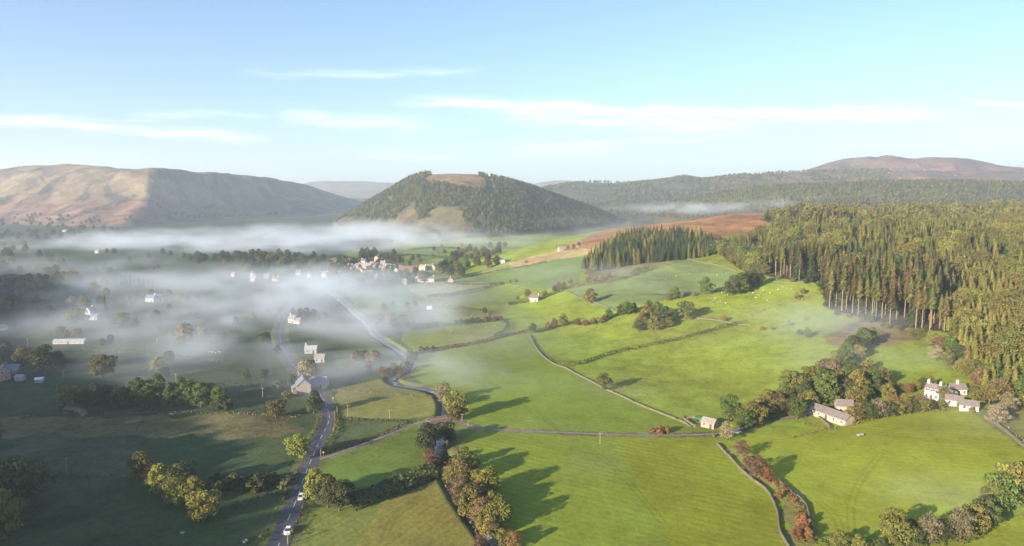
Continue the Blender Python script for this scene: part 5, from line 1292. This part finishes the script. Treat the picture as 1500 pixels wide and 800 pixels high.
# ------------------------------------------------------------------ poles
def pole(u, v, hpx, label, arm=True, hframe=False):
    x, y, z = at(u, v); h = max(3.0, hpx * y / F)
    e = empty('utility_pole' if h > 3.5 else 'post', (x, y, z), random.uniform(-.3, .3), label, 'utility pole' if h > 3.5 else 'post', None)
    for dx in ((-.9, .9) if hframe else (0,)):
        MB().tube([(dx, 0, -.6), (dx, 0, h * .5), (dx, 0, h)], [.17, .15, .12], 8).build('post' if h > 3.5 else 'shaft', M['timber'], e)
    if h > 3.5:
        c = MB().box((0, .16, h - .45), (2.6 if hframe else 1.5, .12, .12)).build('crossarm', M['timber'], e)
        for dx in (-.6, 0, .6): MB().tube([(dx, .16, h - .39), (dx, .16, h - .2)], [.05, .035], 6).build('insulator', M['ceramic'], c)
for q_ in [(98, 692, 24, 'lone utility pole in the dark bottom left field'), (166, 590, 20, 'twin pole beside the tall dark row of trees', True, True), (93, 553, 11, 'utility pole between the two big oaks'), (258, 559, 12, 'utility pole behind the tall dark row of trees'),
           (41, 506, 11, 'utility pole above the dark oak at the left edge'), (385, 582, 15, 'utility pole standing left of the misty barn'), (510, 611, 19, 'utility pole right of the road in the olive field'), (571, 615, 16, 'utility pole in the middle of the olive field'),
           (677, 618, 13, 'utility pole just right of the bridge'), (686, 627, 11, 'utility pole second right of the bridge by the lane'), (879, 650, 18, 'pale utility pole beside the lane across the big field'), (475, 573, 14, 'utility pole at the top of the road bend'),
           (470, 669, 9, 'short post at the lane junction'), (494, 607, 12, 'utility pole on the right side of the road bend'), (422, 798, 20, 'roadside pole beside the lower car'), (230, 505, 10, 'faint pole in the misty left valley'),
           (1352, 603, 14, 'thin pole in front of the farm garden'), (685, 601, 8, 'small post in the big field right of the river trees')]:
    pole(*q_)
# road signs
for (u, v, lab) in [(488, 589, 'white road sign at the top of the bend'), (474, 670, 'small white sign at the lane junction')]:
    x, y, z = at(u, v); e = empty('road_sign', (x, y, z), 0, lab, 'road sign')
    MB().tube([(0, 0, -.3), (0, 0, 2.2)], .05, 8).build('post', M['wheel_rim'], e)
    MB().box((0, -.08, 1.9), (.6, .05, .5)).build('panel', M['cream_render'], e)

# ------------------------------------------------------------------ cars
def car(x, y, z, rot, paint, label, roofpaint=None):
    e = empty('parked_car' if 'parked' in label else 'car', (x, y, z), rot, label, 'car')
    st = [(-2.15, .45, .80, .74), (-2.05, .35, .95, .86), (-1.2, .30, 1.0, .90), (0, .30, 1.0, .92), (1.1, .30, .95, .90), (1.9, .32, .82, .84), (2.15, .42, .68, .70)]
    b = MB(); vs = []; fs = []
    for (xx, zb, zt, hw) in st: vs += [(xx, -hw * .93, zb), (xx, -hw, zb + .22), (xx, -hw * .96, zt - .06), (xx, -hw * .82, zt), (xx, hw * .82, zt), (xx, hw * .96, zt - .06), (xx, hw, zb + .22), (xx, hw * .93, zb)]
    for i in range(len(st) - 1):
        for j in range(8): fs.append((i * 8 + j, i * 8 + (j + 1) % 8, (i + 1) * 8 + (j + 1) % 8, (i + 1) * 8 + j))
    fs += [tuple(range(8)), tuple(reversed(range(48, 56)))]
    b.add(vs, fs).build('body', paint, e)
    g_ = MB(); vs = []; fs = []
    for (xx, zz, hw) in [(-1.75, .96, .80), (-1.15, 1.40, .66), (.25, 1.42, .66), (1.05, .96, .80)]: vs += [(xx, -hw, zz), (xx, hw, zz)]
    vs += [(-1.75, -.8, .9), (-1.75, .8, .9), (1.05, -.8, .9), (1.05, .8, .9)]
    fs = [(0, 1, 3, 2), (2, 3, 5, 4), (4, 5, 7, 6), (0, 2, 4, 6, 10, 8), (1, 9, 11, 7, 5, 3), (8, 10, 11, 9)]
    g_.add(vs, fs).build('windows', M['glass'], e)
    MB().box((-.45, 0, 1.445), (1.36, 1.26, .05)).build('roof', roofpaint or paint, e)
    for sx in (-1.35, 1.35):
        for sy in (-1, 1):
            w_ = MB().tube([(sx, sy * .70, .32), (sx, sy * .93, .32)], .33, 14).build('wheel', M['tyre'], e)
            MB().tube([(sx, sy * .90, .32), (sx, sy * .945, .32)], .2, 10).build('rim', M['wheel_rim'], w_)
    for sy in (-1, 1):
        MB().box((2.08, sy * .55, .62), (.14, .34, .14)).build('headlight', M['lamp_glass'], e)
        MB().box((-2.12, sy * .58, .70), (.10, .30, .16)).build('taillight', M['tail_glass'], e)
        MB().box((.75, sy * .98, .98), (.16, .16, .12)).build('mirror', paint, e)
def on_road(u, v, side):
    p = np.array(at(u, v)[:2]); d = np.linalg.norm(ROAD - p, axis=1); i = int(np.argmin(d)); i = min(max(i, 1), len(ROAD) - 2)
    t_ = ROAD[i - 1] - ROAD[i + 1]; t_ /= np.linalg.norm(t_)              # up the road
    # project on the centre line
    c = ROAD[i] + t_ * float((p - ROAD[i]) @ t_); nv = np.array([t_[1], -t_[0]])
    q_ = c + nv * side; return q_[0], q_[1], math.atan2(t_[1], t_[0])
x, y, a_ = on_road(437, 731, .2); x, y, a_ = on_road(438, 731, 1.4)
car(x, y, gz(x, y) + .09, a_ + math.pi, M['car_silver'], 'silver car with dark windows driving down the shaded road, farther one', M['car_white'])
x, y, a_ = on_road(418, 781, 1.4)
car(x, y, gz(x, y) + .09, a_ + math.pi, M['car_white'], 'white car driving down the shaded road near the bottom of the picture')
x, y = H(1080, 637); car(x, y + 1.5, gz(x, y + 1.5) + .05, R(20), M['car_white'], 'small white car parked in the shade by the lane under the trees')
# green trailer in the hut yard
x, y = H(1024, 617)
e = empty('trailer', (x, y, gz(x, y)), R(-50), 'green farm trailer standing in the yard of the stone hut', 'trailer')
MB().box((0, 0, .95), (3.6, 1.7, .12)).box((0, .82, 1.35), (3.6, .06, .7)).box((0, -.82, 1.35), (3.6, .06, .7)).box((1.77, 0, 1.35), (.06, 1.58, .7)).box((-1.77, 0, 1.35), (.06, 1.58, .7)).build('bed', M['plastic_green'], e)
MB().box((2.5, 0, .75), (1.4, .12, .12)).build('drawbar', M['timber'], e)
for sy in (-1, 1): MB().tube([(-.2, sy * .9, .42), (-.2, sy * 1.12, .42)], .42, 12).build('wheel', M['tyre'], e)
# cattle feeder
x, y = H(1260, 640)
e = empty('feed_trough', (x, y, gz(x, y)), R(20), 'grey galvanised feed trough standing alone in the lower right field', 'trough')
MB().box((0, 0, .75), (2.6, .9, .08)).box((0, .44, .95), (2.6, .05, .4)).box((0, -.44, .95), (2.6, .05, .4)).box((1.28, 0, .95), (.05, .82, .4)).box((-1.28, 0, .95), (.05, .82, .4)).build('basin', M['sheet_metal'], e)
for sx in (-1.1, 1.1):
    for sy in (-.38, .38): MB().box((sx, sy, .33), (.08, .08, .75)).build('leg', M['timber'], e)

# ------------------------------------------------------------------ sheep
def sheep_mesh():
    b = MB(); secs = [(-.55, .55, .14), (-.48, .60, .27), (-.2, .62, .33), (.15, .62, .33), (.42, .64, .27), (.55, .72, .17)]
    b.tube([(x, 0, z) for x, z, r in secs], [r for _, _, r in secs], 10)
    b.tube([(.50, 0, .74), (.66, 0, .86), (.78, 0, .84), (.90, 0, .76)], [.13, .12, .10, .05], 8)
    for s_ in (-1, 1): b.tube([(.68, s_ * .08, .90), (.66, s_ * .2, .90)], [.05, .02], 5)
    for sx in (-.35, .35):
        for sy in (-.14, .14): b.tube([(sx, sy, .5), (sx + .02, sy, .25), (sx, sy, -.03)], [.08, .05, .04], 6)
    me_ = bpy.data.meshes.new('sheep'); me_.from_pydata(b.v, [], b.f); me_.materials.append(M['wool']); me_.update()
    me_.polygons.foreach_set('use_smooth', [True] * len(me_.polygons)); return me_
SH = sheep_mesh(); sr = random.Random(9)
def flock(pts, lab, group):
    for i, (u, v) in enumerate(pts):
        x, y, z = at(u, v); o_ = link('sheep', SH); o_.location = (x, y, gz(x, y)); o_.rotation_euler = (0, 0, sr.uniform(0, 6.28)); o_.scale = (.9,) * 3
        tag(o_, lab, 'sheep', group)
flock([(1103, 430), (1107, 437), (1112, 433), (1118, 426), (1124, 441), (1128, 430), (1140, 425), (1147, 421), (1160, 424)], 'white sheep grazing in the upper right field under the forest', 'sheep in the upper right field')
flock([(1041, 443), (1045, 441), (1048, 438), (1055, 442), (1063, 445), (1057, 430), (1066, 433)], 'white sheep grazing on the slope below the top field trees', 'sheep on the slope below the trees')
flock([(618, 421), (630, 425), (642, 419), (655, 428), (661, 424), (668, 430), (676, 421), (684, 426), (690, 420), (648, 433), (637, 430), (700, 421), (625, 418)], 'pale sheep in the tan field by the village', 'sheep in the tan field')
flock([(712, 481), (725, 478), (660, 486), (620, 494), (640, 462), (655, 459), (690, 464)], 'pale sheep in the small flat fields right of the river', 'sheep in the flat fields')
flock([(307, 516), (311, 517), (316, 518), (322, 517)], 'pale sheep in the misty field left of the road', 'sheep in the misty field')
flock([(267, 783)], 'white sheep alone in the dark bottom left field', None)
flock([(358, 797), (361, 794)], 'white sheep standing by the road hedge at the bottom', 'pair of sheep by the road hedge')
flock([(1010, 402), (1022, 399), (975, 410), (990, 405), (1050, 404), (1064, 401)], 'white sheep in the misty top field under the wood', 'sheep in the misty top field')
# white rocks on the far right hill
rr3 = random.Random(12)
b = MB()
for i in range(80):
    u, v = rr3.gauss(1300, 40), rr3.gauss(246, 7)
    if v < 233 or v > 262: continue
    x, y, z = at(u, v); s = rr3.uniform(2.5, 6.5); z = gz(x, y)
    b.add([(x - s, y - s * .5, z - 1), (x + s, y - s * .6, z - 1), (x + s * .7, y + s, z - 1), (x - s * .8, y + s, z - 1), (x - s * .3, y - s * .2, z + s * .6), (x + s * .5, y + .1, z + s * .45)], [(0, 1, 5, 4), (1, 2, 5), (2, 3, 4, 5), (3, 0, 4), (0, 3, 2, 1)])
tag(b.build('rocks', M['rock']), kind='stuff')
# ------------------------------------------------------------------ morning mist: drifting banks on the valley floor
def mist():
    X0, X1, Y0, Y1, Z0, Z1 = -1250, 720, 190, 2150, -4, 92
    me_ = bpy.data.meshes.new('mist'); o_ = link('mist', me_); tag(o_, kind='stuff')
    m, t = mat('mist_air'); mo = N(t, 'ShaderNodeOutputMaterial'); pv = N(t, 'ShaderNodeVolumePrincipled')
    pv.inputs['Color'].default_value = (.80, .89, 1.0, 1); pv.inputs['Density'].default_value = 1.0; pv.inputs['Anisotropy'].default_value = 0
    L(t, pv.outputs[0], mo.inputs['Volume'])
    ng = bpy.data.node_groups.new('mist_shape', 'GeometryNodeTree')
    ng.interface.new_socket('Geometry', in_out='OUTPUT', socket_type='NodeSocketGeometry')
    go = ng.nodes.new('NodeGroupOutput')
    vc = ng.nodes.new('GeometryNodeVolumeCube')
    vc.inputs['Min'].default_value = (X0, Y0, Z0); vc.inputs['Max'].default_value = (X1, Y1, Z1)
    vc.inputs['Resolution X'].default_value = 300; vc.inputs['Resolution Y'].default_value = 290; vc.inputs['Resolution Z'].default_value = 40
    pos = ng.nodes.new('GeometryNodeInputPosition')
    sp = ng.nodes.new('ShaderNodeSeparateXYZ'); ng.links.new(pos.outputs[0], sp.inputs[0])
    def mm(op, a, b=None):
        n = ng.nodes.new('ShaderNodeMath'); n.operation = op
        for i, v in enumerate((a, b)):
            if v is None: continue
            if isinstance(v, (int, float)): n.inputs[i].default_value = float(v)
            else: ng.links.new(v, n.inputs[i])
        return n.outputs[0]
    tot = None
    for (u, v, up, sx, sy, sz, st) in MIST:
        cx_, cy_, cz_ = at(u, v)
        dx = mm('MULTIPLY', mm('SUBTRACT', sp.outputs[0], cx_), 1 / sx)
        dy = mm('MULTIPLY', mm('SUBTRACT', sp.outputs[1], cy_), 1 / sy)
        dz = mm('MULTIPLY', mm('SUBTRACT', sp.outputs[2], cz_ + up), 1 / sz)
        r2 = mm('ADD', mm('ADD', mm('MULTIPLY', dx, dx), mm('MULTIPLY', dy, dy)), mm('MULTIPLY', dz, dz))
        g_ = mm('MULTIPLY', mm('EXPONENT', mm('MULTIPLY', r2, -1.0)), st)
        tot = g_ if tot is None else mm('ADD', tot, g_)
    def nz_(scale, stretch, detail, dist, off=0):
        vm = ng.nodes.new('ShaderNodeVectorMath'); vm.operation = 'MULTIPLY'; ng.links.new(pos.outputs[0], vm.inputs[0]); vm.inputs[1].default_value = stretch
        va = ng.nodes.new('ShaderNodeVectorMath'); va.operation = 'ADD'; ng.links.new(vm.outputs[0], va.inputs[0]); va.inputs[1].default_value = (off, off, off)
        n = ng.nodes.new('ShaderNodeTexNoise'); ng.links.new(va.outputs[0], n.inputs['Vector'])
        n.inputs['Scale'].default_value = scale; n.inputs['Detail'].default_value = detail; n.inputs['Roughness'].default_value = .6; n.inputs['Distortion'].default_value = dist
        return n.outputs[0]
    na = nz_(.011, (.8, 1, 2.2), 5, .8); nb_ = nz_(.035, (.8, 1, 1.5), 3, .6, 31)
    nn = mm('ADD', mm('MULTIPLY', na, .68), mm('MULTIPLY', nb_, .32))
    mr = ng.nodes.new('ShaderNodeMapRange'); ng.links.new(nn, mr.inputs[0])
    for i, q_ in enumerate((.44, .63, 0.0, 1.35)): mr.inputs[i + 1].default_value = q_
    d_ = mm('SUBTRACT', mm('MULTIPLY', tot, mr.outputs[0]), .0004)
    d_ = mm('MAXIMUM', d_, 0.0)
    ng.links.new(d_, vc.inputs['Density'])
    smn = ng.nodes.new('GeometryNodeSetMaterial'); smn.inputs['Material'].default_value = m
    ng.links.new(vc.outputs[0], smn.inputs[0]); ng.links.new(smn.outputs[0], go.inputs[0])
    md = o_.modifiers.new('mist', 'NODES'); md.node_group = ng
    me_.materials.append(m)
MIST = [  # u, v of the ground beneath, metres above it, half sizes, density
    (180, 362, 8, 420, 130, 13, .0055), (400, 358, 8, 260, 170, 16, .009), (560, 350, 14, 170, 140, 18, .009),
    (420, 370, 10, 200, 60, 13, .005), (650, 358, 10, 130, 80, 14, .006), (790, 362, 10, 100, 45, 12, .007), (860, 345, 12, 60, 60, 12, .005),
    (330, 341, 6, 330, 160, 10, .002), (470, 340, 8, 220, 130, 14, .0035), (230, 480, 7, 260, 120, 12, .0028), (420, 540, 5, 120, 70, 9, .0025), (90, 430, 7, 160, 110, 12, .0022),
    (440, 424, 11, 95, 40, 12, .015), (370, 428, 9, 120, 50, 12, .010), (470, 435, 9, 60, 45, 13, .012), (560, 440, 7, 60, 30, 9, .006), (610, 440, 6, 55, 30, 9, .006),
    (400, 460, 8, 115, 55, 11, .011), (330, 480, 7, 110, 45, 10, .010), (440, 500, 8, 85, 40, 11, .012), (520, 500, 7, 50, 35, 10, .007),
    (470, 530, 7, 65, 30, 10, .011), (560, 475, 8, 50, 60, 11, .009), (610, 470, 7, 50, 30, 9, .006), (380, 530, 6, 70, 26, 8, .008), (540, 545, 5, 45, 25, 8, .006),
    (200, 420, 8, 160, 60, 11, .0045), (120, 400, 9, 140, 60, 12, .005), (230, 470, 6, 110, 40, 9, .006), (140, 490, 5, 80, 35, 8, .005), (300, 515, 5, 80, 25, 7, .005),
    (430, 575, 5, 40, 20, 7, .005), (520, 580, 4, 35, 18, 6, .004), (250, 560, 4, 60, 16, 6, .003),
    (830, 420, 7, 45, 40, 9, .006), (930, 415, 8, 70, 35, 9, .006), (800, 390, 8, 50, 40, 10, .004), (1010, 432, 7, 50, 26, 8, .005),
    (1120, 440, 6, 40, 20, 8, .004), (1180, 480, 7, 36, 22, 9, .009), (1240, 500, 7, 36, 18, 9, .010), (1110, 505, 5, 45, 20, 7, .006), (1200, 545, 6, 26, 14, 8, .006), (1050, 480, 5, 45, 20, 7, .004),
    (900, 590, 4, 26, 16, 5, .006), (870, 680, 3, 14, 22, 4, .006), (720, 640, 3, 25, 12, 4, .005), (640, 550, 5, 35, 24, 7, .009), (730, 570, 4, 30, 16, 6, .007), (500, 560, 5, 45, 26, 8, .007),
    (1430, 640, 4, 24, 12, 6, .005), (1360, 745, 4, 16, 9, 6, .010), (1340, 540, 6, 40, 16, 8, .004), (1450, 760, 4, 18, 10, 6, .006),
    (1060, 312, 12, 190, 90, 14, .009), (1230, 305, 12, 200, 80, 12, .006), (980, 310, 10, 120, 60, 14, .009),
]
mist()
